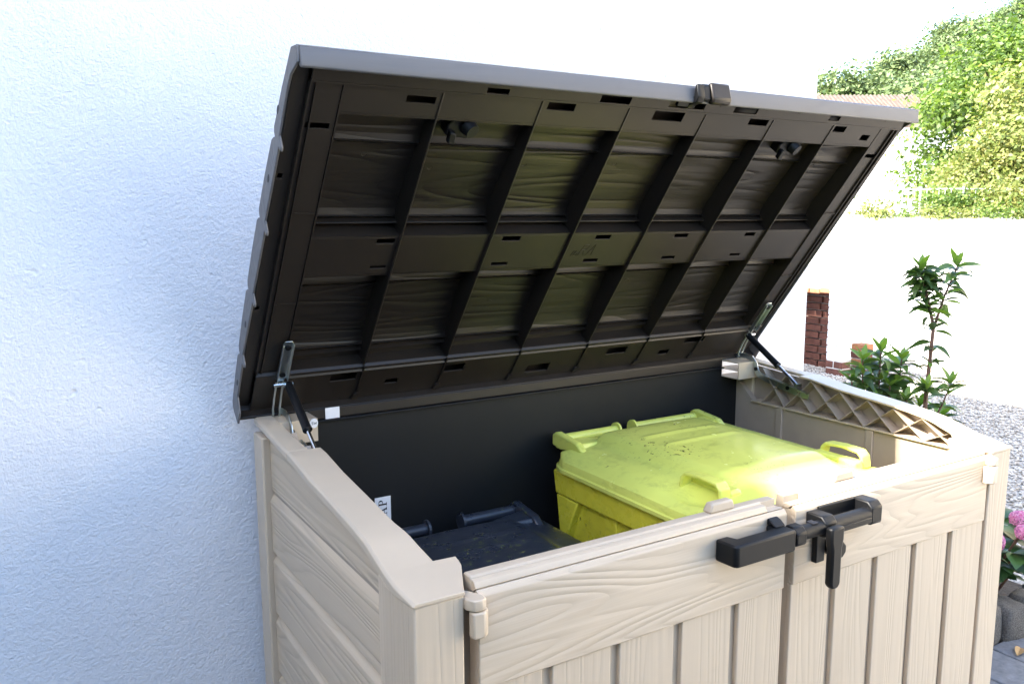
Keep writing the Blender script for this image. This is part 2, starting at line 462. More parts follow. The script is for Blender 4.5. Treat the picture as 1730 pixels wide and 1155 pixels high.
# sides ------------------------------------------------------------
def side_panel(mirror):
    X = (lambda x: W - x) if mirror else (lambda x: x)
    def pr(g, poly, axis, a, b):
        if axis == 0: g.prism(poly, 0, X(a), X(b))
        elif axis == 1: g.prism([(X(q[0]), q[1]) for q in poly], 1, a, b)
        else: g.prism([(X(q[0]), q[1]) for q in poly], 2, a, b)
    # wall core (inner skin)
    g = G()
    prof = [(0.06, 0.03), (0.765, 0.03), (0.765, 1.10), (0.70, 1.046), (0.06, 1.046)]
    pr(g, prof, 0, 0.034, 0.052)
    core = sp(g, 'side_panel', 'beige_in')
    core['label'] = 'right side wall with open lattice ribs' if mirror else 'left side wall clad in grey-beige grained boards'
    # outer skin boards with V grooves (lap chamfers)
    zs = [0.02, 0.08, 0.215, 0.35, 0.485, 0.618, 0.751, 0.885, 1.017]
    for i in range(len(zs)):
        z0 = zs[i]
        if i < len(zs) - 1:
            z1 = zs[i + 1]
            g = G()
            pr(g, [(0.0130, z0 + 0.0005), (0.0120, z1 - 0.022), (0.0255, z1 - 0.001), (0.031, z1 - 0.001), (0.031, z0 + 0.001)], 1, 0.125, 0.722)
            sp(g, 'slat', 'beige_y', core, bevel=0.0014)
        else:
            g = G()
            ys = [0.125, 0.15, 0.22, 0.3, 0.41, 0.5, 0.6, 0.722]
            poly = [(ys[0], z0), (ys[-1], z0)] + [(y, ztop(y) - 0.0155) for y in reversed(ys)]
            pr(g, poly, 0, 0.0165, 0.0200)
            sp(g, 'slat', 'beige_y', core, bevel=0.0014)
    # outer thin wall of the top beam
    g = G()
    ys = [0.06, 0.15, 0.22, 0.3, 0.41, 0.5, 0.6, 0.7, 0.772]
    pr(g, [(ys[0], 1.0), (ys[-1], 1.0)] + [(y, ztop(y) - 0.0155) for y in reversed(ys)], 0, 0.0204, 0.0222)
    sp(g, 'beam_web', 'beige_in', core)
    # cap along the top: chamfered lip, narrow behind the strut recess, widening over the corner post
    def cap(ysv, wide):
        g = G()
        sec = []
        for y in ysv:
            z = ztop(y)
            xo = float(np.interp(y, [-.01, 0.0, .05, .5, .72], [-.002, -.002, -.007, -.005, .0]))
            zb = max(1.0605, z - 0.015)
            if wide:
                xin = float(np.interp(y, [-.01, .005, .022, .060, .072, .082, .0835, .20, .45, .535], [.074, .078, .086, .104, .106, .106, .070, .056, .059, .060]))
            else:
                xin = .0365
            zi = z - 0.005 if y > .09 else 1.0605
            zi = min(zi, z - .002)
            sec.append([(X(xo), y, zb), (X(xo), y, z - .0035), (X(xo + .0035), y, z), (X(xin), y, z), (X(xin), y, zi), (X(.034), y, zi - .0005), (X(.016), y, min(zi, zb)), (X(xo + .004), y, zb - .0003)])
        k = len(sec[0]); n = len(sec)
        vs = [q for s in sec for q in s]
        fs = [tuple(range(k)), tuple((n - 1) * k + i for i in range(k - 1, -1, -1))]
        for i in range(n - 1):
            for j in range(k):
                fs.append((i * k + j, i * k + (j + 1) % k, (i + 1) * k + (j + 1) % k, (i + 1) * k + j))
        g.add(vs, fs)
        sp(g, 'cap', 'beige', core, bevel=0.0018)
    cap([-.002, .004, .013, .022, .035, .048, .060, .072, .0820, .0836, .10, .115, .128, .135, .142, .16, .19, .22, .26, .3, .35, .41, .46, .5, .525, .535], True)
    cap(np.linspace(0.5354, 0.775, 9), False)
    # rounded shoulder where the wide cap begins
    # rear post
    g = G()
    pr(g, [(0.0, 0.7225), (0.030, 0.7225), (0.030, 0.785), (0.0, 0.785)], 2, 0.02, 1.128)
    sp(g, 'rear_post', 'beige', core, bevel=0.004)
    # front corner post: bulged outer face
    g = G()
    base = [(0.0, 0.0), (0.076, 0.0), (0.076, 0.030), (0.070, 0.085), (0.034, 0.125), (0.012, 0.140), (0.003, 0.128), (-0.003, 0.085), (-0.002, 0.03)]
    pr(g, base, 2, 0.02, 1.060)
    post = sp(g, 'corner_post', 'beige_z', core, bevel=0.003)
    # lattice ribs on the inside of the top beam
    g = G(); pr(g, [(0.0225, 1.0440), (0.0225, 1.0475), (0.0600, 1.0475), (0.0600, 1.0440)], 1, 0.088, 0.70)
    sp(g, 'lattice_rail', 'beige', core)
    tops = [0.665, 0.580, 0.497, 0.407, 0.325, 0.253, 0.177, 0.105]
    bots = [0.665, 0.583, 0.493, 0.404, 0.330, 0.250, 0.170, 0.099]
    for i in range(len(tops)):
        for (a, b) in ((tops[i], bots[i + 1] if i + 1 < len(bots) else None), (tops[i + 1] if i + 1 < len(tops) else None, bots[i])):
            if a is None or b is None: continue
            za = ztop(a) - 0.007; zb = 1.0478
            if a > 0.52: za -= 0.002
            dy, dz = b - a, zb - za
            L = math.hypot(dy, dz); ny, nz = -dz / L * 0.0011, dy / L * 0.0011
            g = G(); xin = 0.0585 if a < 0.52 else 0.056
            def end(x, zt):
                return [(X(x), a + ny, zt), (X(x), b + ny, zb + nz), (X(x), b - ny, zb - nz), (X(x), a - ny, zt)]
            g.add(end(0.0225, za - .010) + end(0.034, za - .001) + end(xin, za), [(3, 2, 1, 0), (8, 9, 10, 11)] + [(o_ + i_, o_ + (i_ + 1) % 4, o_ + 4 + (i_ + 1) % 4, o_ + 4 + i_) for o_ in (0, 4) for i_ in range(4)])
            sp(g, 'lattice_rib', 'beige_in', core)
    # rear block with open cells
    g = G()
    pr(g, [(0.034, 0.702), (0.112, 0.702), (0.112, 0.704), (0.034, 0.704)], 2, 1.112, 1.160)
    pr(g, [(0.034, 0.7042), (0.112, 0.7042), (0.112, 0.784), (0.034, 0.784)], 2, 1.157, 1.160)
    pr(g, [(0.034, 0.7042), (0.112, 0.7042), (0.112, 0.784), (0.034, 0.784)], 2, 1.135, 1.137)
    pr(g, [(0.034, 0.7042), (0.112, 0.7042), (0.112, 0.784), (0.034, 0.784)], 2, 1.112, 1.114)
    sp(g, 'rear_block', 'beige', core)
    # upright stiffeners on the inside wall
    for y in (0.315, 0.60):
        g = G(); pr(g, [(0.0522, y - .011), (0.058, y - .011), (0.058, y + .011), (0.0522, y + .011)], 2, 0.05, 1.043)
        sp(g, 'stiffener', 'beige_in', core, bevel=0.002)
    return core
side_panel(False)
side_panel(True)

# floor and back panel -----------------------------------------------
g = G(); g.box(0.035, W - 0.035, 0.05, 0.765, 0.015, 0.045); sp(g, 'floor_panel', 'back')
g = G(); g.box(0.0345, W - 0.0345, 0.766, 0.784, 0.02, 1.1110); g.box(0.113, W - 0.113, 0.766, 0.784, 1.1110, 1.1355)
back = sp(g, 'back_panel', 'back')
g = G(); g.box(0.113, W - 0.113, 0.755, 0.786, 1.1360, 1.1405); sp(g, 'back_rail', 'back', back, bevel=0.0015)
g = G(); g.box(0.113, W - 0.113, 0.764, 0.786, 1.1410, 1.1640); sp(g, 'hinge_strip', 'taupe', back, bevel=0.002)
for x in ():
    g = G(); g.box(x - .006, x + .006, 0.7625, 0.7658, 0.05, 1.130); sp(g, 'rib', 'back', back, bevel=0.0015)

# stickers on the back
g = G(); g.box(0.150, 0.182, 0.7622, 0.7637, 1.1380, 1.1645); sp(g, 'sticker', 'white', back)['label'] = 'blank white sticker with a torn top edge'
g = G(); g.box(0.259, 0.2975, 0.7640, 0.7655, 0.800, 0.9415)
stk = sp(g, 'sticker', 'white', back); stk['label'] = 'white sticker with upright black capital letters'
def letters():
    """serif capitals standing sideways on the sticker, reading upwards"""
    g = G()
    y = 0.7631
    # letter space: s along the reading direction (up), t up the letter (towards -X). polygons per letter
    H = 0.0205
    def poly(ps, s0):
        vs = [(0.2875 - t * H, y, s0 + s * H) for s, t in ps]
        g.add(vs, [tuple(range(len(vs)))])
    def P(s0):
        poly([(0.10, 0), (0.28, 0), (0.28, 1), (0.10, 1)], s0)
        poly([(0.0, 0), (0.40, 0), (0.40, .06), (0.0, .06)], s0); poly([(0.0, .94), (0.28, .94), (0.28, 1), (0.0, 1)], s0)
        arc = [(0.42 + 0.28 * math.cos(a), 0.74 + 0.26 * math.sin(a)) for a in np.linspace(-math.pi / 2, math.pi / 2, 10)]
        inn = [(0.40 + 0.13 * math.cos(a), 0.74 + 0.20 * math.sin(a)) for a in np.linspace(math.pi / 2, -math.pi / 2, 10)]
        for i in range(9):
            poly([arc[i], arc[i + 1], inn[8 - i], inn[9 - i]], s0)
        poly([(0.28, .48), (0.42, .48), (0.40, .54), (0.28, .54)], s0); poly([(0.28, .94), (0.40, .94), (0.42, 1), (0.28, 1)], s0)
    def A(s0):
        poly([(0.36, 1), (0.46, 1), (0.80, .05), (0.60, .05)], s0); poly([(0.36, 1), (0.41, .86), (0.17, .05), (0.11, .05)], s0)
        poly([(0.24, .30), (0.62, .30), (0.62, .36), (0.26, .36)], s0)
        poly([(0.0, 0), (0.30, 0), (0.30, .06), (0.0, .06)], s0); poly([(0.50, 0), (0.92, 0), (0.92, .06), (0.50, .06)], s0)
    def R(s0):
        P(s0); poly([(0.40, .50), (0.52, .50), (0.80, .06), (0.64, .06)], s0); poly([(0.60, 0), (0.90, 0), (0.90, .06), (0.60, .06)], s0)
    P(0.9205); A(0.8995); R(0.8790)
    o = g.build('lettering', 'ink'); o.parent = stk; o.matrix_local = Matrix.Identity(4)
letters()
# small round inspection tag
g = G()
cx, cz = 0.103, 1.151
n = 20
ring = [(cx + 0.0085 * math.cos(2 * math.pi * i / n), cz + 0.0100 * math.sin(2 * math.pi * i / n)) for i in range(n)]
g.prism(ring, 1, 0.6975, 0.7005)
tagd = sp(g, 'round_tag', 'white'); 
g = G()
def stroke(g, pts, wd, y):
    for (a, b) in zip(pts[:-1], pts[1:]):
        d = Vector((b[0] - a[0], b[1] - a[1])); L = d.length or 1e-6; nx, nz = -d.y / L * wd / 2, d.x / L * wd / 2
        g.add([(a[0] + nx, y, a[1] + nz), (b[0] + nx, y, b[1] + nz), (b[0] - nx, y, b[1] - nz), (a[0] - nx, y, a[1] - nz)], [(0, 1, 2, 3)])
stroke(g, [(0.1010, 1.1535), (0.0985, 1.1540), (0.0980, 1.1520), (0.1010, 1.1505), (0.1000, 1.1488), (0.0975, 1.1492)], 0.0009, 0.6970)
stroke(g, [(0.1025, 1.1540), (0.1040, 1.1490), (0.1055, 1.1525), (0.1070, 1.1490), (0.1085, 1.1540)], 0.0009, 0.6970)
o = g.build('lettering', 'ink'); o.parent = tagd; o.matrix_local = Matrix.Identity(4)

# doors ---------------------------------------------------------------
def door(x0, x1, grooves, left):
    g = G(); g.box(x0 + .002, x1 - .002, 0.0135, 0.032, 0.04, 1.050)
    d = sp(g, 'door', 'beige', bevel=0.001)
    d['label'] = ('left' if left else 'right') + ' front door with board-pattern front'
    # top rail
    g = G()
    g.prism([(0.0, 0.911), (0.0, 1.050), (0.006, 1.058), (0.0095, 1.058), (0.0132, 1.052), (0.0132, 0.911)], 0, x0, x1)
    sp(g, 'rail', 'beige_x', d, bevel=0.002)
    # top edge: two steps
    notch = 0.040
    a, b = (x0, x1 - notch) if left else (x0 + notch, x1)
    g = G(); g.prism([(0.0098, 1.0585), (0.0098, 1.060), (0.014, 1.0675), (0.022, 1.0695), (0.022, 1.0505), (0.0190, 1.0505)], 0, a, b); sp(g, 'top_bead', 'beige', d, bevel=0.0015)
    g = G(); g.prism([(0.0222, 1.0505), (0.0222, 1.0640), (0.026, 1.0720), (0.044, 1.0720), (0.047, 1.068), (0.047, 1.0300), (0.0325, 1.0300), (0.0325, 1.0505)], 0, a, b); sp(g, 'top_edge', 'beige', d, bevel=0.0025)
    # notch piece at the meeting stiles
    a2, b2 = (x1 - notch + .0005, x1) if left else (x0, x0 + notch - .0005)
    g = G(); g.prism([(0.0190, 1.0505), (0.0098, 1.0585), (0.0110, 1.0590), (0.030, 1.0575), (0.030, 1.0700), (0.047, 1.0700), (0.047, 1.0300), (0.0325, 1.0300), (0.0325, 1.0505)], 0, a2, b2); sp(g, 'notch', 'beige', d, bevel=0.002)
    # small locating lug
    cx = 0.595 if left else 0.918
    g = G(); g.frustum((cx - .030, cx + .030, 0.0265, 0.047, 1.0722), (cx - .024, cx + .024, 0.0275, 0.044, 1.089)); sp(g, 'lug', 'beige', d, bevel=0.003)
    # planks
    edges = [x0] + grooves + [x1]
    for i in range(len(edges) - 1):
        l = edges[i] + (0.0095 if i else 0); r = edges[i + 1] - (0.0095 if i < len(edges) - 2 else 0)
        g = G(); g.box(l, r, 0.0030, 0.0132, 0.045, 0.9107); sp(g, 'plank', 'beige_z', d, bevel=0.0018)
    return d
for xa, xb in ((0.0768, 0.112), (0.708, 0.770), (1.352, W - 0.0768)):
    g = G(); g.box(xa, xb, 0.0485, 0.056, 0.05, 1.045); sp(g, 'door_stop', 'beige_in')
doorL = door(0.099, 0.727, [0.2165, 0.345, 0.476, 0.607], True)
doorR = door(0.7505, 1.370, [0.866, 0.992, 1.120, 1.247], False)
# hinges
def hinge(mirror):
    X = (lambda x: W - x) if mirror else (lambda x: x)
    g = G()
    poly = [(0.076, 0.020), (0.083, 0.030), (0.094, 0.012), (0.103, -0.006), (0.102, -0.016), (0.094, -0.020), (0.082, -0.018), (0.075, -0.006)]
    g.prism([(X(a), b) for a, b in poly], 2, 1.040, 1.0565)
    h = sp(g, 'door_hinge', 'beige', bevel=0.002)
    g = G()
    poly = [(0.080, -0.019), (0.098, -0.021), (0.1075, -0.012), (0.108, 0.0), (0.098, -0.0005), (0.080, -0.004)]
    g.prism([(X(a), b) for a, b in poly], 2, 1.000, 1.0385)
    sp(g, 'barrel', 'beige', h, bevel=0.003)
    return h
hinge(False); hinge(True)

# latch -----------------------------------------------------------------
def hexbar(g, x0, x1, y0, y1, z0, z1, c=0.010):
    g.prism([(y1, z0), (y0 + c * .4, z0), (y0, z0 + c * .4), (y0, z1 - c), (y0 + c, z1), (y1, z1)], 0, x0, x1)
g = G(); g.prism([(0.551, -0.0005), (0.553, -0.040), (0.558, -0.046), (0.698, -0.046), (0.700, -0.0005), (0.672, -0.0005), (0.666, -0.017), (0.584, -0.017), (0.577, -0.0005)], 2, 1.003, 1.041)
keep = sp(g, 'latch_keeper', 'black', bevel=0.005)
g = G(); g.prism([(-0.0005, 1.0412), (-0.0005, 1.053), (-0.010, 1.050), (-0.022, 1.0412)], 0, 0.674, 0.699); sp(g, 'foot', 'black', keep, bevel=0.002)
g = G(); g.tube([(0.7005, -0.032, 1.026), (0.790, -0.032, 1.026), (0.905, -0.032, 1.026)], 0.0135, 16)
bolt = sp(g, 'bolt', 'black', smooth=True)
g = G(); hexbar(g, 0.7003, 0.726, -0.046, -0.018, 1.008, 1.0415); sp(g, 'bolt_head', 'black', bolt, bevel=0.004)
g = G(); g.box(0.748, 0.762, -0.040, -0.024, 1.0388, 1.0402); sp(g, 'peg_hole', 'ink', bolt)
# handle hanging from the bolt
g = G()
g.prism([(0.772, 1.032), (0.806, 1.032), (0.806, 1.008), (0.802, 0.990), (0.802, 0.926), (0.796, 0.918), (0.782, 0.918), (0.776, 0.926), (0.776, 0.990), (0.772, 1.008)], 1, -0.062, -0.0465)
sp(g, 'lever', 'black', bolt, bevel=0.004)
# casing on the right door
g = G(); hexbar(g, 0.776, 0.806, -0.045, -0.0005, 1.008, 1.046)
cas = sp(g, 'bolt_casing', 'black', bevel=0.003)
g = G(); hexbar(g, 0.905, 0.936, -0.045, -0.0005, 1.006, 1.050); sp(g, 'end_stop', 'black', cas, bevel=0.003)
g = G(); g.box(0.8062, 0.9048, -0.0075, -0.0005, 1.000, 1.050); sp(g, 'back_plate', 'black', cas, bevel=0.001)
g = G(); g.box(0.8062, 0.9048, -0.046, -0.040, 1.012, 1.024); sp(g, 'front_bar', 'black', cas, bevel=0.002)
g = G()
g.prism([(0.842 + 0.017 * math.cos(math.pi / 8 + k * math.pi / 4), 0.968 + 0.017 * math.sin(math.pi / 8 + k * math.pi / 4)) for k in range(8)], 1, -0.030, -0.0005)
sp(g, 'stud', 'black', cas, bevel=0.003)
g = G(); g.box(0.796, 0.820, -0.012, -0.0005, 0.946, 0.9995); sp(g, 'lower_plate', 'black', cas, bevel=0.002)

# lid ----------------------------------------------------------------------
VD = Vector((0, -0.60933624, 0.79291194)); ND = Vector((0, -0.79291194, -0.60933624))
LO = Vector((-0.03597, 0.7866, 1.1724)); LW, LL = 1.5133, 0.8167
LF = Matrix(((1, 0, 0, LO.x), (0, VD.y, ND.y, LO.y), (0, VD.z, ND.z, LO.z), (0, 0, 0, 1)))
def arch(v): return -(0.018 + 0.030 * (1 - ((v - 0.41) / 0.41) ** 2))
joints = [0.0, 0.148, 0.309, 0.475, 0.644, LL]
lid = None
def archm(v): return arch(v) - 0.011 * max(0.0, 1 - ((v - 0.41) / 0.41) ** 2)
for i in range(5):
    a, b = joints[i], joints[i + 1]
    def profile(A):
        prof = [(a, A(a) + 0.009), (a + .006, A(a + .006) - 0.0005)] + [(a + (b - a) * t, A(a + (b - a) * t)) for t in (.2, .35, .5, .65, .8)] + [(b - .006, A(b - .006) - 0.0005), (b, A(b) + 0.009)]
        if i == 0: prof[0] = (0.0, -0.004)
        if i == 4: prof[-2:] = [(LL - .012, A(LL - .012) - .001), (LL - .004, -0.013), (LL, -0.001)]
        lo = (a + .008, A(a) + .020) if i == 0 else (a, A(a) + 0.0125)
        hi = (b - .008, A(b) + .018) if i == 4 else (b, A(b) + 0.0175)
        if i != 4: prof.insert(-1, (b - .003, A(b - .003) + .003))
        return prof + [hi, (b - 0.012, A(b - .012) + 0.006), (a + 0.030, A(a + .03) + 0.006), (a + .012, A(a + .012) + .0075), lo]
    secs = [(0.0045, arch), (0.032, arch), (0.084, archm), (LW - 0.084, archm), (LW - 0.032, arch), (LW - 0.0045, arch)]
    P2 = [profile(A) for _, A in secs]
    k = len(P2[0]); g = G()
    g.add([(u_, v, w) for (u_, _), pr_ in zip(secs, P2) for v, w in pr_],
          [tuple(range(k - 1, -1, -1)), tuple((len(secs) - 1) * k + j for j in range(k))] + [(m * k + j, m * k + (j + 1) % k, (m + 1) * k + (j + 1) % k, (m + 1) * k + j) for m in range(len(secs) - 1) for j in range(k)])
    if lid is None:
        lid = g.build('lid', 'taupe_x'); lid.parent = shed; lid.matrix_local = SH @ LF
        lid['label'] = 'dark grey-brown lid propped open, ribbed underside facing out'
    else:
        q = g.build('plank', 'taupe_x', lid)
def lp(g, name, mat, **kw):
    o = g.build(name, mat, lid, **kw); return o
# end plates with notches at the joints
def endplate(u0, u1, first):
    top = []
    for i in range(5):
        a, b = joints[i], joints[i + 1]
        for v, dw in ((a, 0.009), (a + .004, 0.002), (a + .012, -0.003), ((a + b) / 2, -0.004), (b - .014, -0.003), (b - .005, 0.003)):
            top.append((v, arch(v) + dw))
    top[0] = (0.0, -0.002); top[-1] = (LL, -0.004)
    bot = [(LL - .001, 0.0), (LL - .018, 0.014), (LL - .05, -0.006), (LL - .08, -0.010)]
    for j in reversed(joints[1:-1] if first else []):
        bot += [(j + 0.014, -0.010), (j + 0.004, 0.008), (j - 0.003, 0.010), (j - 0.003, -0.004)]
    bot += [(0.05, 0.0), (0.03, 0.028), (0.0, 0.030)]
    g = G(); g.prism(top + bot, 0, u0, u1)
    e = lp(g, 'end_plate', 'taupe_skylit', bevel=0.0012)
    return e
endplate(0.0, 0.0042, True); endplate(LW - .0042, LW, False)
for (v, w) in ((0.690, -0.034), (0.565, -0.026), (0.235, -0.020), (0.08, -0.012)):
    g = G(); g.prism([(v + 0.008 * math.cos(k * math.pi / 6), w + 0.0045 * math.sin(k * math.pi / 6)) for k in range(12)], 0, -0.0004, 0.003)
    lp(g, 'screw_hole', 'ink')
# front and rear skirts
g = G(); g.prism([(LL - .007, -0.012), (LL - .0005, -0.004), (LL, 0.0), (LL - .0165, 0.0185), (LL - .021, 0.021), (LL - .0245, 0.018), (LL - .0245, 0.004), (LL - .014, -0.006)], 0, 0.0044, LW - 0.0044)
lp(g, 'front_skirt', 'taupe_skylit', bevel=0.002)
g = G(); g.box(0.0044, LW - 0.0044, 0.0005, 0.0075, -0.010, 0.022)
lp(g, 'rear_skirt', 'taupe', bevel=0.002)

def flange(name, u0, u1, v0, v1, w, slots, mat='taupe', thick=0.004):
    """flat plate with real openings"""
    us = sorted({u0, u1, *[c for s in slots for c in s[:2]]}); vs = sorted({v0, v1, *[c for s in slots for c in s[2:]]})
    us = [u for u in us if u0 <= u <= u1]; vs = [v for v in vs if v0 <= v <= v1]
    g = G()
    idx = {}
    def vid(i, j):
        if (i, j) not in idx:
            idx[(i, j)] = len(g.v); g.v.append((us[i], vs[j], w))
        return idx[(i, j)]
    for i in range(len(us) - 1):
        for j in range(len(vs) - 1):
            cu, cv = (us[i] + us[i + 1]) / 2, (vs[j] + vs[j + 1]) / 2
            if any(s[0] < cu < s[1] and s[2] < cv < s[3] for s in slots): continue
            g.f.append((vid(i, j), vid(i + 1, j), vid(i + 1, j + 1), vid(i, j + 1)))
    me = bpy.data.meshes.new(name); me.from_pydata(g.v, [], g.f); me.materials.append(M[mat])
    o = bpy.data.objects.new(name, me); coll.objects.link(o); o.parent = lid
    s = o.modifiers.new('solid', 'SOLIDIFY'); s.thickness = thick; s.offset = -1
    b = o.modifiers.new('bevel', 'BEVEL'); b.width = 0.001; b.segments = 2; b.limit_method = 'ANGLE'
    return o
FU0, FU1 = 0.030, LW - 0.030
flange('front_flange', FU0, FU1, 0.766, 0.7918, 0.004,
       [(0.335, 0.378, 0.769, 0.779), (0.575, 0.645, 0.770, 0.788), (0.742, 0.835, 0.772, 0.789), (0.918, 0.985, 0.772, 0.788), (1.215, 1.250, 0.773, 0.786)])
flange('front_flange', FU0 + .055, FU1 - .055, 0.712, 0.7657, -0.003,
       [(0.196, 0.249, 0.737, 0.750), (0.472, 0.532, 0.743, 0.758), (0.722, 0.800, 0.738, 0.765), (0.985, 1.042, 0.743, 0.758), (1.262, 1.302, 0.742, 0.757), (1.372, 1.402, 0.725, 0.740)])
g = G(); g.box(FU0 + .056, FU1 - .056, 0.7085, 0.7118, -0.044, -0.003); lp(g, 'step', 'taupe')
g = G(); g.box(FU0, FU1, 0.7625, 0.7660, -0.0028, 0.0038); lp(g, 'step', 'taupe')
flange('middle_flange', 0.086, LW - 0.086, 0.362, 0.452, -0.006,
       [(0.215, 0.251, 0.437, 0.448), (0.490, 0.532, 0.437, 0.449), (0.728, 0.769, 0.437, 0.448), (0.958, 1.000, 0.437, 0.448), (1.190, 1.225, 0.437, 0.448),
        (0.486, 0.525, 0.372, 0.380), (0.724, 0.764, 0.372, 0.381), (0.955, 0.996, 0.372, 0.381), (0.215, 0.248, 0.376, 0.382), (1.180, 1.215, 0.374, 0.382)])
g = G(); g.box(0.087, LW - 0.087, 0.4522, 0.4555, -0.062, -0.006); lp(g, 'step', 'taupe')
g = G(); g.box(0.087, LW - 0.087, 0.3585, 0.3618, -0.062, -0.006); lp(g, 'step', 'taupe')
g = G(); g.box(0.087, LW - 0.087, 0.4655, 0.4690, -0.060, -0.030); lp(g, 'bead', 'taupe', bevel=0.001)
flange('rear_flange', FU0, FU1, 0.0080, 0.108, 0.004,
       [(0.190, 0.248, 0.070, 0.092), (0.322, 0.352, 0.044, 0.058), (0.455, 0.515, 0.062, 0.084), (0.700, 0.766, 0.026, 0.052), (0.935, 1.000, 0.060, 0.083), (1.125, 1.160, 0.036, 0.052), (1.200, 1.272, 0.072, 0.094)])
g = G(); g.prism([(0.1082, 0.004), (0.1082, -0.044), (0.1115, -0.044), (0.1115, -0.002)], 0, FU0, FU1); lp(g, 'step', 'taupe')
g = G(); g.prism([(0.094, 0.0042), (0.098, 0.0075), (0.1015, 0.0042)], 0, FU0 + .05, FU1 - .05); lp(g, 'bead', 'taupe')
g = G(); g.prism([(0.1300, -0.044), (0.1340, -0.022), (0.1375, -0.044)], 0, 0.087, LW - .087); lp(g, 'bead', 'taupe')
for s in (0, 1):
    U = (lambda u: u) if s == 0 else (lambda u: LW - u)
    def fl(u0, u1, v0, v1, w, sl): 
        a, b = sorted((U(u0), U(u1)))
        sl2 = [(*sorted((U(q[0]), U(q[1]))), q[2], q[3]) for q in sl]
        return flange('side_flange', a, b, v0, v1, w, sl2)
    fl(0.0043, 0.0295, 0.0080, 0.8055, -0.008, [(0.008, 0.016, 0.578, 0.588), (0.008, 0.016, 0.282, 0.292)])
    fl(0.030, 0.0845, 0.1120, 0.7620, -0.004, [(0.036, 0.076, 0.678, 0.688)])
    for (a, b, w0, w1) in ((0.0297, 0.0325, -0.010, 0.003), (0.0400, 0.0425, -0.0038, 0.0005), (0.0848, 0.0875, -0.060, -0.002)):
        g = G(); lo, hi = sorted((U(a), U(b))); g.box(lo, hi, 0.112, 0.762, w0, w1); lp(g, 'side_bead', 'taupe')
    for v in (0.5085, 0.297):
        g = G(); lo, hi = sorted((U(0.045), U(0.083))); g.box(lo, hi, v, v + .003, -0.0038, -0.001); lp(g, 'side_bead', 'taupe')
# inner frame of the upper field
g = G(); g.box(0.0878, LW - .0878, 0.694, 0.6965, -0.044, -0.026); lp(g, 'bead', 'taupe')
# cross ribs
for k in range(6):
    u = LW / 2 + (k - 2.5) * 0.199
    vs_ = np.linspace(0.112, 0.762, 14)
    poly = [(v, archm(v) + 0.004) for v in vs_] + [(0.762, -0.0015), (0.7, -0.0005), (0.112, 0.0035)]
    g = G(); g.prism(poly, 0, u - 0.0017, u + 0.0017); r_ = lp(g, 'rib', 'taupe', bevel=0.0009)
    g = G(); g.box(u - 0.0016, u + 0.0016, 0.030, 0.1115, 0.0042, 0.0085); lp(g, 'rib_foot', 'taupe')
    g = G(); g.prism([(u - .010, 0.012), (u + .004, 0.012), (u + .004, 0.030), (u - .006, 0.026)], 2, 0.0042, 0.010); lp(g, 'rib_foot', 'taupe')
# small round moulding marks
for (u, v) in ((0.165, 0.610), (0.30, 0.585), (0.50, 0.60), (0.72, 0.61), (0.90, 0.615), (1.15, 0.60), (1.32, 0.63), (0.93, 0.27), (0.55, 0.23)):
    w = archm(v) + 0.0062
    ring = [(u + 0.006 * math.cos(t), v + 0.006 * math.sin(t), w) for t in np.linspace(0, 2 * math.pi, 13)]
    g = G(); g.tube(ring, 0.0008, 5, cap=False); lp(g, 'mould_mark', 'taupe')
# half-circle marks on the front flange
for u in (0.885, 1.02, 1.12, 1.33, 1.42):
    ring = [(u + 0.010 * math.cos(t), 0.786 + 0.010 * math.sin(t), 0.0042) for t in np.linspace(0.6, 3.6, 9)]
    g = G(); g.tube(ring, 0.0006, 5, cap=False); lp(g, 'mould_mark', 'taupe')
# moulded lettering
g = G()
def lstroke(pts):
    g.tube([(u, v, -0.0057) for u, v in pts], 0.0007, 5)
def RA(u0, v0, h):
    s = 0.30
    sh = lambda u, v: (u0 + u * h + v * s * h, v0 + v * h)
    lstroke([sh(0, 0), sh(0, 1), sh(.38, 1), sh(.5, .78), sh(.34, .55), sh(0, .5)]); lstroke([sh(.22, .5), sh(.52, 0)])
    lstroke([sh(.72, 0), sh(.98, 1), sh(1.2, 0)]); lstroke([sh(.82, .4), sh(1.1, .4)])
    lstroke([sh(-.62, 0), sh(-.58, .5)]); lstroke([sh(-.42, 0), sh(-.38, .5)]); lstroke([sh(-.36, 0), sh(-.18, 0), sh(-.16, .3), sh(-.34, .3)])
RA(0.700, 0.392, 0.030)
lp(g, 'moulded_lettering', 'taupe')
# knobs under the lid
for u in (0.318, 1.160):
    g = G()
    g.prism([(u - .026, 0.672), (u + .020, 0.668), (u + .026, 0.686), (u + .018, 0.708), (u - .014, 0.712), (u - .028, 0.694)], 2, -0.042, -0.012)
    kb = lp(g, 'hook_socket', 'black', bevel=0.003)
    g = G(); g.tube([(u + .012, 0.694, -0.0118), (u + .016, 0.692, 0.004)], [0.016, 0.013], 16); q = lp(g, 'socket_cup', 'black', smooth=True)
    g = G(); g.prism([(u - .024, 0.664), (u - .010, 0.660), (u - .012, 0.684), (u - .024, 0.686)], 2, -0.0118, 0.000); lp(g, 'hook', 'black', bevel=0.002)
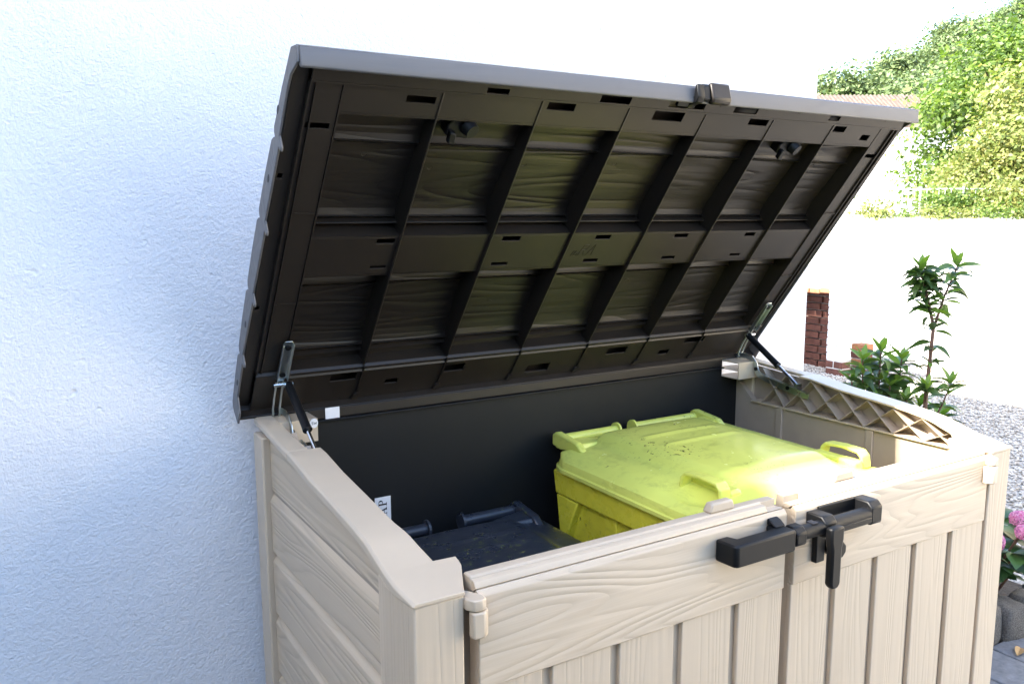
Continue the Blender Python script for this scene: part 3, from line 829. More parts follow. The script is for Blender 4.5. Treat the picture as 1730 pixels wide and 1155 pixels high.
# lock hasp on the front edge
hb = 0.775
g = G(); g.prism([(0.776, 0.0045), (0.790, 0.0045), (0.806, 0.014), (0.824, 0.004), (0.829, 0.008), (0.812, 0.026), (0.800, 0.028), (0.786, 0.014), (0.776, 0.012)], 0, hb + .006, hb + .024)
hasp = lp(g, 'hasp', 'black', bevel=0.002)
g = G(); g.prism([(0.794, 0.0215), (0.8165, 0.0005), (0.826, -0.004), (0.832, 0.004), (0.812, 0.030), (0.802, 0.032)], 0, hb + .044, hb + .094); lp(g, 'hasp_block', 'taupe', bevel=0.004)
g = G(); g.prism([(0.797, 0.020), (0.8165, 0.0005), (0.826, -0.001), (0.826, 0.006), (0.806, 0.026)], 0, hb + .0245, hb + .0435); lp(g, 'hasp_block', 'black', bevel=0.003)
g = G(); g.box(hb - .022, hb + .012, 0.779, 0.795, 0.0045, 0.012); lp(g, 'hasp_plate', 'black', bevel=0.002)

# hinge irons and gas struts -------------------------------------------------
def Lpt(u, v, w): return LO + Vector((u, 0, 0)) + VD * v + ND * w
def strut(mirror):
    X0 = 0.050
    X = (lambda x: W - x) if mirror else (lambda x: x)
    u = lambda x: X(x) - LO.x
    side = 'right' if mirror else 'left'
    # lid iron: folded steel strip lying on the flange
    g = G()
    uc = u(0.046)
    pts = [(-.011, .198), (-.007, .205), (.007, .205), (.011, .198), (.011, .105), (.004, .086), (-.004, .086), (-.011, .105)]
    vs = [tuple(Lpt(uc + a, v, w)) for w in (0.004, 0.0065) for a, v in pts]
    n = len(pts)
    g.add(vs, [tuple(range(n)), tuple(range(2 * n - 1, n - 1, -1))] + [(i, (i + 1) % n, n + (i + 1) % n, n + i) for i in range(n)])
    for a in (-.0115, .0095):
        vs = [tuple(Lpt(uc + a + da, v, w)) for da in (0, .002) for v, w in ((.198, .0066), (.198, .012), (.100, .016), (.100, .0066))]
        g.add(vs, [(0, 1, 2, 3), (7, 6, 5, 4), (0, 4, 5, 1), (1, 5, 6, 2), (2, 6, 7, 3), (3, 7, 4, 0)])
    iron = sp(g, 'lid_iron', 'steel', bevel=0.0008); iron['label'] = 'galvanised steel hinge iron on the %s of the lid' % side
    for v in (0.190, 0.112):
        g = G()
        c0 = Lpt(uc, v, .0066); c1 = Lpt(uc, v, .0105)
        g.tube([c0, c1], 0.006, 10); q = sp(g, 'bolt_head', 'black', iron)
    # arms to the hinge axis
    for dx in (-.010, .004):
        g = G()
        a = Lpt(uc + dx, .092, .010); 
        path = [a, Lpt(uc + dx, .055, .013), Lpt(uc + dx, .02, .020), Vector((a.x, 0.757, 1.168)), Vector((a.x, 0.764, 1.158))]
        g.tube(path, 0.0026, 8); sp(g, 'hinge_arm', 'steel', iron, smooth=True)
    # pivot pin
    piv = Lpt(uc, .087, .012)
    g = G(); g.tube([piv - Vector((.016, 0, 0)), piv + Vector((.016, 0, 0))], 0.0042, 10); sp(g, 'pivot_pin', 'rod', iron, smooth=True)
    # body iron: hooked bracket lying in the side beam
    g = G()
    xb = X(0.052)
    path = [(0.775, 1.168), (0.755, 1.172), (0.730, 1.172), (0.708, 1.166), (0.694, 1.152), (0.690, 1.138), (0.682, 1.126), (0.665, 1.120), (0.60, 1.108), (0.53, 1.096), (0.505, 1.092)]
    wd = [0.007, 0.008, .009, .010, .010, .010, .011, .012, .0135, .0135, .010]
    P = [Vector((0, y, z)) for y, z in path]
    up = []; lo_ = []
    for i, q in enumerate(P):
        d = (P[min(i + 1, len(P) - 1)] - P[max(i - 1, 0)]).normalized(); nn = Vector((0, -d.z, d.y))
        up.append(q + nn * wd[i] * .8); lo_.append(q - nn * wd[i] * .8)
    ring = up + lo_[::-1]
    s_ = 1 if not mirror else -1
    m_ = len(ring)
    vs = [(xb, q.y, q.z) for q in ring] + [(xb + s_ * .003, q.y, q.z) for q in ring]
    k_ = len(P)
    fs = []
    for off in (0, m_):
        fs += [(off + i, off + i + 1, off + m_ - 2 - i, off + m_ - 1 - i) for i in range(k_ - 1)]
    fs += [(i, (i + 1) % m_, m_ + (i + 1) % m_, m_ + i) for i in range(m_)]
    g.add(vs, fs)
    # lower turned flange
    bi = sp(g, 'body_iron', 'steel', bevel=0.0006)
    g = G()
    vs = []
    for i in range(7, k_):
        q = lo_[i]; vs += [(xb + s_ * .003, q.y, q.z), (xb + s_ * .014, q.y, q.z - .001)]
    nn = len(vs) // 2
    g.add(vs, [(2 * i, 2 * i + 1, 2 * i + 3, 2 * i + 2) for i in range(nn - 1)])
    sp(g, 'iron_lip', 'steel', bi, solid=0.0015)
    for (y, z) in ((0.690, 1.140), (0.575, 1.104)):
        g = G(); g.tube([(xb + s_ * .003, y, z), (xb + s_ * .0062, y, z)], 0.0055, 10); sp(g, 'bolt_head', 'black', bi)
    # gas strut
    xs = X(0.060)
    a = Vector((xs, piv.y - .004, piv.z)); b = Vector((xs, 0.538, 1.118))
    mid = a.lerp(b, 0.62)
    g = G(); g.tube([a, mid - (b - a).normalized() * .012, mid], [0.0088, 0.0088, 0.0098], 16)
    st = sp(g, 'gas_strut', 'black', smooth=True); st['label'] = 'black gas strut with shiny rod on the %s' % side
    g = G(); g.tube([mid, b], 0.0040, 12); sp(g, 'rod', 'rod', st, smooth=True)
    for q in (a, b):
        g = G(); g.tube([q - Vector((s_ * .010, 0, 0)), q + Vector((s_ * .008, 0, 0))], 0.0062, 12); sp(g, 'end_joint', 'steel', st, smooth=True)
strut(False); strut(True)

# ------------------------------------------------------------------ wheelie bins
def sstep(a, b, x):
    t = min(1, max(0, (x - a) / (b - a))); return t * t * (3 - 2 * t)
def wheelie_bin(name, label, x0, x1, y0, y1, zl, mat, grips, bars, lidmat=None, gripx=(.085, .050)):
    """zl = height of the lid edge; hinge at the +Y side"""
    cx = (x0 + x1) / 2
    root = empty(name, (cx, (y0 + y1) / 2, 0.045), label, 'wheelie bin', 'wheelie bins inside the shed')
    T = Matrix.Translation((-cx, -(y0 + y1) / 2, -0.045))
    def part(g, nm, parent=None, m=mat, **kw):
        o = g.build(nm, (lidmat if lidmat and parent is not None and parent.name.startswith('lid') else m), **kw); o.parent = parent or root
        o.matrix_local = T if parent is None else Matrix.Identity(4)
        return o
    w, d = x1 - x0, y1 - y0
    g = G()
    zr = zl - 0.085
    g.frustum((x0 + .075, x1 - .075, y0 + .14, y1 - .06, 0.10), (x0 + .022, x1 - .022, y0 + .030, y1 - .030, zr))
    body = part(g, 'body', bevel=0.02)
    g = G(); 
    g.frustum((x0 + .004, x1 - .004, y0 + .01, y1 - .010, zr - .004), (x0, x1, y0 + .004, y1 - .004, zr + .058))
    part(g, 'rim', body, bevel=0.006)
    g = G(); g.box(x0 + .014, x1 - .014, y0 + .02, y1 - .02, zr + .0582, zr + .072); part(g, 'rim_bead', body, bevel=0.003)
    # vertical stiffeners on the flanks
    for sx in (0, 1):
        xx = x0 + .016 if sx == 0 else x1 - .016
        for yy in (y0 + d * .30, y0 + d * .66):
            g = G()
            xb = xx + (.055 if sx == 0 else -.055)
            a, b = sorted((xb, xb + .022)); a2, b2 = sorted((xx, xx + (.02 if sx == 0 else -.02)))
            g.frustum((a, b, yy - .02 + .02, yy + .02 + .02, 0.12), (a2, b2, yy - .022, yy + .022, zr - .005)); part(g, 'stiffener', body, bevel=0.004)
    # wedge under the rim
        g = G(); xs = (x0 + .006, x0 + .04) if sx == 0 else (x1 - .04, x1 - .006)
        g.prism([(y1 - .10, zr - .0045), (y1 - .012, zr - .0045), (y1 - .035, zr - .15)], 0, *xs); part(g, 'gusset', body, bevel=0.004)
    for sx in (x0 + .02, x1 - .06):
        g = G(); g.tube([(sx, y1 - .09, 0.145), (sx + .04, y1 - .09, 0.145)], 0.099, 28); part(g, 'wheel', root and body, 'black', smooth=True)
    # lid: height field with rounded border, plateau and ridges
    NX, NY = 73, 81
    g = G()
    r = 0.055
    def zz(sx, sy):
        x = x0 - .004 + sx * (w + .008); y = y0 - .004 + sy * (d + .004)
        ex = min(x - x0, x1 - x); ey = min(y - y0, y1 - y)
        e = max(0.0, min(ex, ey + .01))
        z = zl + 0.020 * (1 - math.exp(-max(0, min(ex, ey)) / 0.022)) + 0.012 * math.sin(math.pi * min(1, max(0, sx))) ** .8 * sstep(0, .3, sy)
        z += 0.004 * sy
        pl = sstep(.17, .25, sx) * sstep(.83, .75, sx) * sstep(.22, .33, sy) * sstep(1.0, .95, sy)
        z += (0.022 if grips else 0.012) * pl
        for (a, h) in ((.66, .004), (.78, .004)):
            z += h * math.exp(-((sy - a) / .012) ** 2) * sstep(.27, .33, sx) * sstep(.73, .67, sx)
        if grips:
            for gx in (.145, .855):
                z -= 0.022 * math.exp(-(((sx - gx + (.045 if gx < .5 else -.045)) / .055) ** 2) - (((sy - .30) / .10) ** 2))
        return x, y, z
    for j in range(NY):
        for i in range(NX):
            sx, sy = i / (NX - 1), j / (NY - 1)
            x, y, z = zz(sx, sy)
            # rounded corners in plan
            qx = max(0, r - (x - x0)) if x < cx else max(0, r - (x1 - x)); qy = max(0, r - (y - y0)) if sy < .5 else max(0, r - (y1 - y))
            L = math.hypot(qx, qy)
            if L > r and qx > 0 and qy > 0:
                k = r / L; dx, dy = qx * (1 - k), qy * (1 - k)
                x += dx if x < cx else -dx; y += dy if sy < .5 else -dy
            g.v.append((x, y, z))
    for j in range(NY - 1):
        for i in range(NX - 1):
            g.f.append((j * NX + i, j * NX + i + 1, (j + 1) * NX + i + 1, (j + 1) * NX + i))
    # skirt
    bord = [i for i in range(NX)] + [j * NX + NX - 1 for j in range(1, NY)] + [(NY - 1) * NX + i for i in range(NX - 2, -1, -1)] + [j * NX for j in range(NY - 2, 0, -1)]
    nb = len(bord); base = len(g.v)
    for (dz, grow) in ((-0.012, .003), (-0.020, .004), (-0.022, .009), (-0.030, .009)):
        for b in bord:
            x, y, z = g.v[b]
            s = Vector((x - cx, y - (y0 + y1) / 2)); s.x = math.copysign(min(1, max(0, abs(s.x) / (w / 2) - .75) * 4), s.x); s.y = math.copysign(min(1, max(0, abs(s.y) / (d / 2) - .75) * 4), s.y)
            g.v.append((x + s.x * grow, y + s.y * grow, zl + 0.004 * ((y - y0) / d) + dz + 0.004))
    prevr = bord
    for k in range(4):
        cur = [base + k * nb + i for i in range(nb)]
        g.f += [(prevr[i], cur[i], cur[(i + 1) % nb], prevr[(i + 1) % nb]) for i in range(nb)]
        prevr = cur
    lidb = part(g, 'lid', m=lidmat or mat, smooth=True)
    # rear hinge bars with end flanges
    hy, hz = y1 + 0.034, zl + 0.030
    for (a, b) in bars:
        g = G(); g.tube([(a, hy, hz), (b, hy, hz)], 0.0135, 18); bar = part(g, 'handle_bar', lidb, smooth=True)
        for e, dx in ((a, .006), (b, -.006)):
            g = G(); g.tube([(e - .003, hy, hz), (e + .003, hy, hz)], 0.021, 20)
            o = g.build('bar_flange', lidmat or mat); o.parent = lidb
    for e, ex in ((bars[0][0], x0 + .05), (bars[-1][1], x1 - .05)):
        g = G()
        x_a, x_b = sorted((e - .010, e + .010))
        g.prism([(hy + .016, hz - .014), (hy + .016, hz + .014), (hy, hz + .022), (hy - .03, hz + .018), (hy - .085, hz + .012), (hy - .11, hz - .006), (hy - .02, hz - .02)], 0, x_a, x_b)
        part(g, 'hinge_arm', lidb, bevel=0.004)
        dirx = 1 if e < cx else -1
        g = G(); g.add([(e, hy - .095, hz - .012), (e + dirx * .17, hy - .060, hz - .008), (e + dirx * .15, hy - .036, hz - .016), (e, hy - .030, hz - .016), (e, hy - .085, hz + .008), (e + dirx * .16, hy - .058, hz - .002), (e + dirx * .145, hy - .038, hz - .004), (e, hy - .034, hz + .012)], [(3, 2, 1, 0), (4, 5, 6, 7), (0, 1, 5, 4), (1, 2, 6, 5), (2, 3, 7, 6), (3, 0, 4, 7)])
        part(g, 'hinge_gusset', lidb, bevel=0.003)
    if grips:
        for gx, s in ((x0 + gripx[0], 1), (x1 - gripx[1], -1)):
            yc = y0 + d * .30
            zb = zl + .026
            path = [(gx, yc - .062, zb - .012), (gx, yc - .058, zb + .016), (gx, yc - .046, zb + .028), (gx, yc, zb + .031), (gx, yc + .046, zb + .028), (gx, yc + .058, zb + .016), (gx, yc + .062, zb - .012)]
            g = G()
            # flat strap section
            vs = []
            for (x, y, z) in path:
                vs += [(x - .015, y, z), (x + .015, y, z)]
            inn = []
            for (x, y, z) in [(gx, yc - .054, zb - .012), (gx, yc - .050, zb + .012), (gx, yc - .042, zb + .020), (gx, yc, zb + .023), (gx, yc + .042, zb + .020), (gx, yc + .050, zb + .012), (gx, yc + .054, zb - .012)]:
                inn += [(x - .015, y, z), (x + .015, y, z)]
            n = len(path)
            fs = []
            for i in range(n - 1):
                fs += [(2 * i, 2 * i + 1, 2 * i + 3, 2 * i + 2), (2 * n + 2 * i, 2 * n + 2 * i + 2, 2 * n + 2 * i + 3, 2 * n + 2 * i + 1),
                       (2 * i, 2 * i + 2, 2 * n + 2 * i + 2, 2 * n + 2 * i), (2 * i + 1, 2 * n + 2 * i + 1, 2 * n + 2 * i + 3, 2 * i + 3)]
            fs += [(0, 2 * n, 2 * n + 1, 1), (2 * n - 2, 2 * n - 1, 4 * n - 1, 4 * n - 2)]
            g.add(vs + inn, fs)
            part(g, 'grip', lidb, bevel=0.003)
            g = G(); xa = gx + s * .016; g.prism([(yc - .066, zb - .012), (yc - .060, zb + .010), (yc + .060, zb + .010), (yc + .066, zb - .012)], 0, *sorted((xa - .002 * s, xa + .03 * s))); part(g, 'grip_pocket', lidb, bevel=0.006)
    return root
wheelie_bin('wheelie_bin', 'faded yellow wheelie bin with closed scuffed sky-tinted lid inside the shed', 0.700, 1.285, 0.075, 0.700, 0.985, 'yellow', True, [(0.745, 0.930), (0.985, 1.215)], 'yellow_lid')
wheelie_bin('wheelie_bin', 'dark navy wheelie bin, lower one, with mossy lid inside the shed', 0.150, 0.640, 0.155, 0.655, 0.845, 'navy', False, [(0.205, 0.352), (0.440, 0.590)])

# ------------------------------------------------------------------ brick wall far right, with an opening
bw = empty('brick_wall', (6.6, 5.0, 0), 'low white-painted brick wall with bare red opening beyond the gravel', 'brick wall')
BT = Matrix.Translation((-6.6, -5.0, 0))
def bpart(g, nm, mat, parent=None, **kw):
    o = g.build(nm, mat, **kw); o.parent = parent or bw; o.matrix_local = BT if parent is None else Matrix.Identity(4); return o
WX, WY0, WY1 = 6.60, 4.28, 5.90
OP0, OP1, OPH = 4.47, 5.05, 0.80
g = G(); g.box(WX + .006, WX + .124, WY0 + .006, OP0 - .006, 0.0, 1.10); core = bpart(g, 'mortar', 'mortar_white')
g = G(); g.box(WX + .006, WX + .124, OP1 + .006, WY1, 0.0, 1.10); bpart(g, 'mortar', 'mortar_white')
g = G(); g.box(WX + .006, WX + .124, OP0 - .0055, OP1 + .0055, OPH + .045, 1.10); bpart(g, 'mortar', 'mortar_white')
g = G(); g.box(WX + .30, WX + .42, OP0 + .06, OP1 + .25, 0.0, 1.0); bpart(g, 'niche_back', 'mortar')
g = G(); g.box(WX + .124, WX + .30, OP1 - .02, OP1 + .10, 0.0, 1.0); bpart(g, 'niche_side', 'mortar')
g = G(); g.box(WX + .124, WX + .30, OP0 + .06, OP1 + .25, 0.90, 1.0); bpart(g, 'niche_top', 'mortar')
bl, bh, bd, mo = 0.205, 0.064, 0.10, 0.011
def brick_mesh(nm, lx, ly, lz, mat):
    g = G(); g.box(-lx / 2, lx / 2, -ly / 2, ly / 2, -lz / 2, lz / 2)
    me = g.mesh(nm); me.materials.append(M[mat])
    return me
bm_cache = {}
def brick(cx, cy, cz, lx, ly, lz, mat):
    key = (round(lx, 2), round(ly, 2), round(lz, 3), mat)
    if key not in bm_cache: bm_cache[key] = brick_mesh('brick', key[0], key[1], key[2], mat)
    o = link_copy('brick', bm_cache[key], bw, BT @ Matrix.Translation((cx + rng.uniform(-.003, .003), cy + rng.uniform(-.003, .003), cz)) @ Matrix.Rotation(rng.uniform(-.012, .012), 4, 'Z') @ Matrix.Rotation(rng.uniform(-.008, .008), 4, 'X'))
    b = o.modifiers.new('bevel', 'BEVEL'); b.width = 0.004; b.segments = 1
    return o
row = 0
z = 0.0
while z + bh < 1.11:
    off = 0 if row % 2 == 0 else -(bl + mo) / 2
    y = WY0 + off
    while y < WY1 - 0.02:
        a, b = max(y, WY0), min(y + bl, WY1)
        segs = [(a, b)]
        if z < OPH + 0.03:
            segs = []
            if a < OP0 - .02: segs.append((a, min(b, OP0)))
            if b > OP1 + .02: segs.append((max(a, OP1), b))
        for (p, q) in segs:
            if q - p > 0.03:
                if z < 0.15: m_ = 'brick_red'
                elif z > 1.0 and row % 2 == 1 and p < WY0 + .02: m_ = 'brick_orange'
                else: m_ = 'brick_white'
                brick(WX + 0.065, (p + q) / 2, z + bh / 2 + .002, 0.13, round(q - p, 2), bh, m_)
        y += bl + mo
    z += bh + mo; row += 1
# soldier arch and red brickwork of the opening
for i in range(4):
    brick(WX + .06, OP0 + .05 + i * .13, OPH + .005 + (0.03 if i == 0 else .018), 0.125, 0.12, 0.05, 'brick_orange')
z = 0.0; row = 0
while z < 0.88:
    y = OP0 + .065 + (0 if row % 2 else .03)
    while y < OP1 + .1:
        brick(WX + .285, y + bl / 2, z + bh / 2 + .002, 0.05, bl, bh, 'brick_red'); y += bl + mo
    brick(WX + .21, OP1 - .035, z + bh / 2 + .002, 0.17, 0.05, bh, 'brick_red')
    z += bh + mo; row += 1
# separate brick block standing beside it
bb = empty('brick_block', (6.98, 4.33, 0), 'short stub of stacked red bricks standing beside the painted wall', 'brick stub')
for i, zz_ in enumerate((0.0, 0.076, 0.152, 0.228)):
    g = G(); g.box(-.075, .075, -.075, .075, 0, 0.066)
    o = g.build('brick', 'brick_orange' if i % 2 else 'brick_red', bb, bevel=0.006, matrix=Matrix.Translation((rng.uniform(-.006, .006), rng.uniform(-.006, .006), zz_)) @ Matrix.Rotation(rng.uniform(-.05, .05), 4, 'Z'))
g = G(); g.box(-.066, .066, -.066, .066, 0.001, 0.29); g.build('mortar', 'mortar', bb)

# unseen block added behind the house so its roof shades the wall's foot
ob = empty('added_outbuilding', (1.0, 6.1, 0), 'white rendered block added unseen behind the house to cast shade', 'added_outbuilding')
g = G(); g.box(-4, 0.8, -1.95, 3.0, 0, 5.40); g.build('wall', 'stucco', ob)
g = G(); g.box(-4.1, 0.9, -2.05, 3.1, 5.402, 5.50); g.build('roof', 'roofdark', ob)

# added unseen wing: keeps the sun off the wall and most of the shed
wg = empty('added_wing', (-4.065, 0.50, 0), 'white rendered wing added out of view to keep the sun off the wall', 'house')
wg.rotation_euler = (0, 0, -math.atan2(0.5, 1.0))
g = G(); g.box(-6.0, -.12, -9.0, .30, -.05, 5.84); g.build('wall', 'stucco', wg)
g = G(); g.box(-6.2, 0.0, -9.2, .34, 5.845, 6.0); g.build('roof', 'roofdark', wg)

# unseen sunlit cream house added to bounce warm light onto shed and wall
nb_ = empty('added_neighbour', (13.5, -4.4, 0), 'cream rendered house added out of view to bounce sunlight onto the shed', 'house')
g = G(); g.box(-3.8, 4.5, -8.0, 7.2, -0.1, 6.4); g.build('wall', 'cream', nb_)
g = G(); g.prism([(-4.1, 6.35), (0.35, 8.6), (4.8, 6.35), (4.8, 6.5), (0.35, 8.78), (-4.1, 6.5)], 1, -8.3, 7.5); g.build('roof', 'roofdark', nb_)
for wy in (-6.2, -3.2, -0.2, 2.8, 5.4):
    for wz in (1.0, 3.9):
        g = G(); g.box(-3.83, -3.802, wy - .55, wy + .55, wz, wz + 1.3); wn = g.build('window', 'white', nb_)
        g = G(); g.box(-3.845, -3.832, wy - .46, wy + .46, wz + .09, wz + 1.21); g.build('pane', 'black', wn)

# ------------------------------------------------------------------ pavers, edging stones
pav = 0
for i in range(9):
    for j in range(6):
        x = 1.62 + i * 0.205 + (0.1 if j % 2 else 0); y = 0.47 - j * 0.205
        g = G(); g.box(-.099, .099, -.099, .099, 0.0, 0.012)
        if pav == 0: pme = g.mesh('paver'); pme.materials.append(M['paver']); path = struct(empty('paving', (1.6, 0.3, 0)))
        o = link_copy('paver', pme, path, Matrix.Translation((x - 1.6, y - 0.3, rng.uniform(0.006, 0.009))) @ Matrix.Rotation(rng.uniform(-.01, .01), 4, 'Z'))
        b = o.modifiers.new('bevel', 'BEVEL'); b.width = 0.006; b.segments = 2
        pav += 1
def stone_mesh(seed):
    r = random.Random(seed); bm = bmesh.new(); bmesh.ops.create_cube(bm, size=1.0)
    bmesh.ops.subdivide_edges(bm, edges=bm.edges, cuts=4, use_grid_fill=True)
    for v in bm.verts:
        c = v.co
        f = 1 - 0.16 * (abs(c.x * 2) ** 6 + abs(c.y * 2) ** 6 + abs(c.z * 2) ** 6) / 3
        v.co = c * f + Vector((r.uniform(-.03, .03), r.uniform(-.03, .03), r.uniform(-.03, .03)))
    me = bpy.data.meshes.new('edging_stone'); bm.to_mesh(me); bm.free(); me.materials.append(M['stone'])
    for p in me.polygons: p.use_smooth = True
    return me
smes = [stone_mesh(i) for i in range(4)]
for i in range(9):
    x = 2.02 + i * 0.135
    o = bpy.data.objects.new('edging_stone', smes[i % 4]); coll.objects.link(o)
    o.location = (x, 0.605 - 0.02 * math.sin(i * 1.3), 0.075); o.scale = (0.128, 0.12, 0.15 + rng.uniform(-.02, .02)); o.rotation_euler = (0, 0, rng.uniform(-.12, .12))
    tag(o, 'rough grey concrete edging stone in the row in front of the hydrangea', 'edging stone', 'edging stones along the planting bed')
def leaf_blade(n=7, width=0.34, fold=0.22, droop=0.35, tipw=1.6, wave=0.0):
    """leaf of length 1 along +X, folded on the midrib, curving down"""
    vs = []; fs = []
    for i in range(n):
        t = i / (n - 1)
        wv = width * (math.sin(math.pi * t ** 0.85) ** 0.9) * (1 - 0.25 * t ** tipw) if 0 < i < n - 1 else 0.008
        z = 0.10 * t - droop * t * t * 0.6
        x = t * (1 - 0.12 * droop * t)
        ripple = wave * math.sin(t * 19)
        vs += [(x, -wv / 2, z + fold * wv / 2 + ripple), (x, 0, z), (x, wv / 2, z + fold * wv / 2 - ripple)]
    for i in range(n - 1):
        a = 3 * i; fs += [(a, a + 3, a + 4, a + 1), (a + 1, a + 4, a + 5, a + 2)]
    return vs, fs
def leaf_mesh(nm, mat, **kw):
    g = G(); g.add(*leaf_blade(**kw)); me = g.mesh(nm, fix=False); me.materials.append(M[mat])
    for p in me.polygons: p.use_smooth = True
    return me
dl = G(); dl.add(*leaf_blade(9, 0.3, 0.5, 0.3))
o = dl.build('fallen_leaf', 'deadleaf'); o.location = (2.55, 0.475, 0.028); o.scale = (.11, .11, .11); o.rotation_euler = (0.2, 0.05, 0.35)
tag(o, 'dry brown fallen leaf lying at the foot of the edging stones', 'leaf')

# ------------------------------------------------------------------ gravel stones
def pebbles(n, xr, yr, excl):
    ico = [(0, 0, 1), (1, 0, .1), (.3, .95, .1), (-.8, .6, .1), (-.8, -.6, .1), (.3, -.95, .1), (0, 0, -.8)]
    icf = [(0, 1, 2), (0, 2, 3), (0, 3, 4), (0, 4, 5), (0, 5, 1), (6, 2, 1), (6, 3, 2), (6, 4, 3), (6, 5, 4), (6, 1, 5)]
    ico = np.array(ico)
    X = NR.uniform(*xr, n); Y = NR.uniform(*yr, n)
    ok = ~excl(X, Y); X, Y = X[ok], Y[ok]; n = len(X)
    s = NR.uniform(.006, .015, n); th = NR.uniform(0, 6.28, n)
    V = np.repeat(ico[None], n, 0) * (1 + NR.uniform(-.25, .25, (n, 7, 1)))
    V *= s[:, None, None]; V[:, :, 2] *= NR.uniform(.5, .9, n)[:, None]
    c, sn = np.cos(th)[:, None], np.sin(th)[:, None]
    x = V[:, :, 0] * c - V[:, :, 1] * sn; y = V[:, :, 0] * sn + V[:, :, 1] * c
    V[:, :, 0] = x + X[:, None]; V[:, :, 1] = y + Y[:, None]; V[:, :, 2] += (0.006 + s * .25)[:, None]
    F = (np.array(icf)[None] + (np.arange(n) * 7)[:, None, None]).reshape(-1, 3)
    me = bpy.data.meshes.new('gravel'); me.vertices.add(n * 7); me.vertices.foreach_set('co', V.astype(np.float32).ravel())
    me.loops.add(len(F) * 3); me.loops.foreach_set('vertex_index', F.astype(np.int32).ravel())
    me.polygons.add(len(F)); me.polygons.foreach_set('loop_start', np.arange(0, len(F) * 3, 3, dtype=np.int32))
    me.update(calc_edges=True); me.materials.append(M['pebble'])
    o = bpy.data.objects.new('gravel', me); coll.objects.link(o); o['kind'] = 'stuff'
    o['label'] = 'loose grey gravel stones covering the path'; o['category'] = 'gravel'
pebbles(42000, (3.25, 7.9), (0.9, 6.0), lambda x, y: (y > x * 0.75 + 0.6) | (y < 0.42 * (x - 3.25) - 0.2))

# ------------------------------------------------------------------ plants near the shed
def orient(loc, d, up=Vector((0, 0, 1)), s=1.0, roll=0.0):
    x = d.normalized(); z = (up - x * up.dot(x))
    if z.length < 1e-3: z = x.orthogonal()
    z.normalize(); y = z.cross(x)
    m = Matrix(((x.x, y.x, z.x), (x.y, y.y, z.y), (x.z, y.z, z.z))).to_4x4()
    return Matrix.Translation(loc) @ m @ Matrix.Rotation(roll, 4, 'X') @ Matrix.Scale(s, 4)
laurel_leaves = [leaf_mesh('leaf', 'leaf_laurel', width=.33 + .04 * i, droop=.55 + .25 * i, fold=.3) for i in range(3)]
young_leaves = [leaf_mesh('leaf', 'leaf_young', width=.32, droop=.15 + .2 * i, fold=.3) for i in range(2)]
def shrub(label, base, shoots, group=None):
    root = empty('leafy_shrub', base, label, 'shrub', group)
    B = Vector(base)
    for (pts, r0, whorls, top) in shoots:
        P = [Vector(p) for p in pts]
        g = G(); g.tube([p - B for p in P], [r0 * (1 - .6 * i / (len(P) - 1)) for i in range(len(P))], 7); g.build('stem', 'stem', root, smooth=True)
        def at(t):
            t *= len(P) - 1; i = min(int(t), len(P) - 2); return P[i].lerp(P[i + 1], t - i)
        for (t, n, size, elev) in whorls:
            c = at(t); ph = rng.uniform(0, 6.28)
            for k in range(n):
                a = ph + k * 6.283 / n + rng.uniform(-.3, .3); el = elev + rng.uniform(-.35, .55)
                d = Vector((math.cos(a) * math.cos(el), math.sin(a) * math.cos(el), math.sin(el)))
                me = rng.choice(laurel_leaves) if rng.random() > .12 else rng.choice(young_leaves)
                link_copy('leaf', me, root, orient(c - B + Vector((0, 0, rng.uniform(-.012, .012))), d, s=size * rng.uniform(.85, 1.2), roll=rng.uniform(-.75, .75)))
        if top:
            c = P[-1]
            for k in range(5):
                a = k * 1.256 + .4; el = 0.75 + rng.uniform(-.2, .35)
                d = Vector((math.cos(a) * math.cos(el), math.sin(a) * math.cos(el), math.sin(el)))
                link_copy('leaf', rng.choice(young_leaves), root, orient(c - B, d, s=top * rng.uniform(.8, 1.1), roll=rng.uniform(-.2, .2)))
    return root
sx, sy = 2.66, 0.94
shrub('tall slender shrub with dark glossy leaves on reddish stems', (sx, sy, 0.01), [
    ([(sx, sy, .0), (sx - .01, sy, .5), (sx - .005, sy + .01, .85), (sx + .03, sy + .02, 1.14), (sx + .00, sy + .05, 1.30), (sx - .02, sy + .06, 1.37)], 0.011,
     [(.44, 5, .08, .1), (.50, 6, .085, .15), (.55, 6, .085, .1), (.59, 5, .09, .2)] + [(.655 + .0215 * q, 6, .082, .05 + .02 * (q % 4)) for q in range(16)], .085),
    ([(sx + .03, sy + .02, 1.13), (sx + .055, sy + .0, 1.26), (sx + .085, sy - .025, 1.375)], 0.006,
     [(.25, 5, .075, .1), (.4, 5, .08, .1), (.55, 6, .085, .0), (.7, 6, .085, .1), (.85, 6, .088, .1), (.96, 6, .09, .2)], .085),
    ([(sx - .01, sy, .70), (sx + .04, sy - .03, .83), (sx + .06, sy - .05, .92)], 0.005, [(.5, 5, .075, .1), (.8, 6, .08, .1), (.95, 5, .08, .3)], .08),
    ([(sx - .01, sy, .62), (sx - .08, sy + .02, .78), (sx - .10, sy + .03, .86)], 0.005, [(.4, 5, .075, .1), (.7, 6, .08, .1), (.95, 6, .08, .3)], .07),
    ([(sx - .005, sy + .01, .84), (sx - .03, sy - .01, .885), (sx - .05, sy - .02, .905)], 0.004, [(.5, 5, .07, .2), (.9, 5, .07, .4)], .07),
])
bx_, by_ = 2.60, 1.10
sh = []
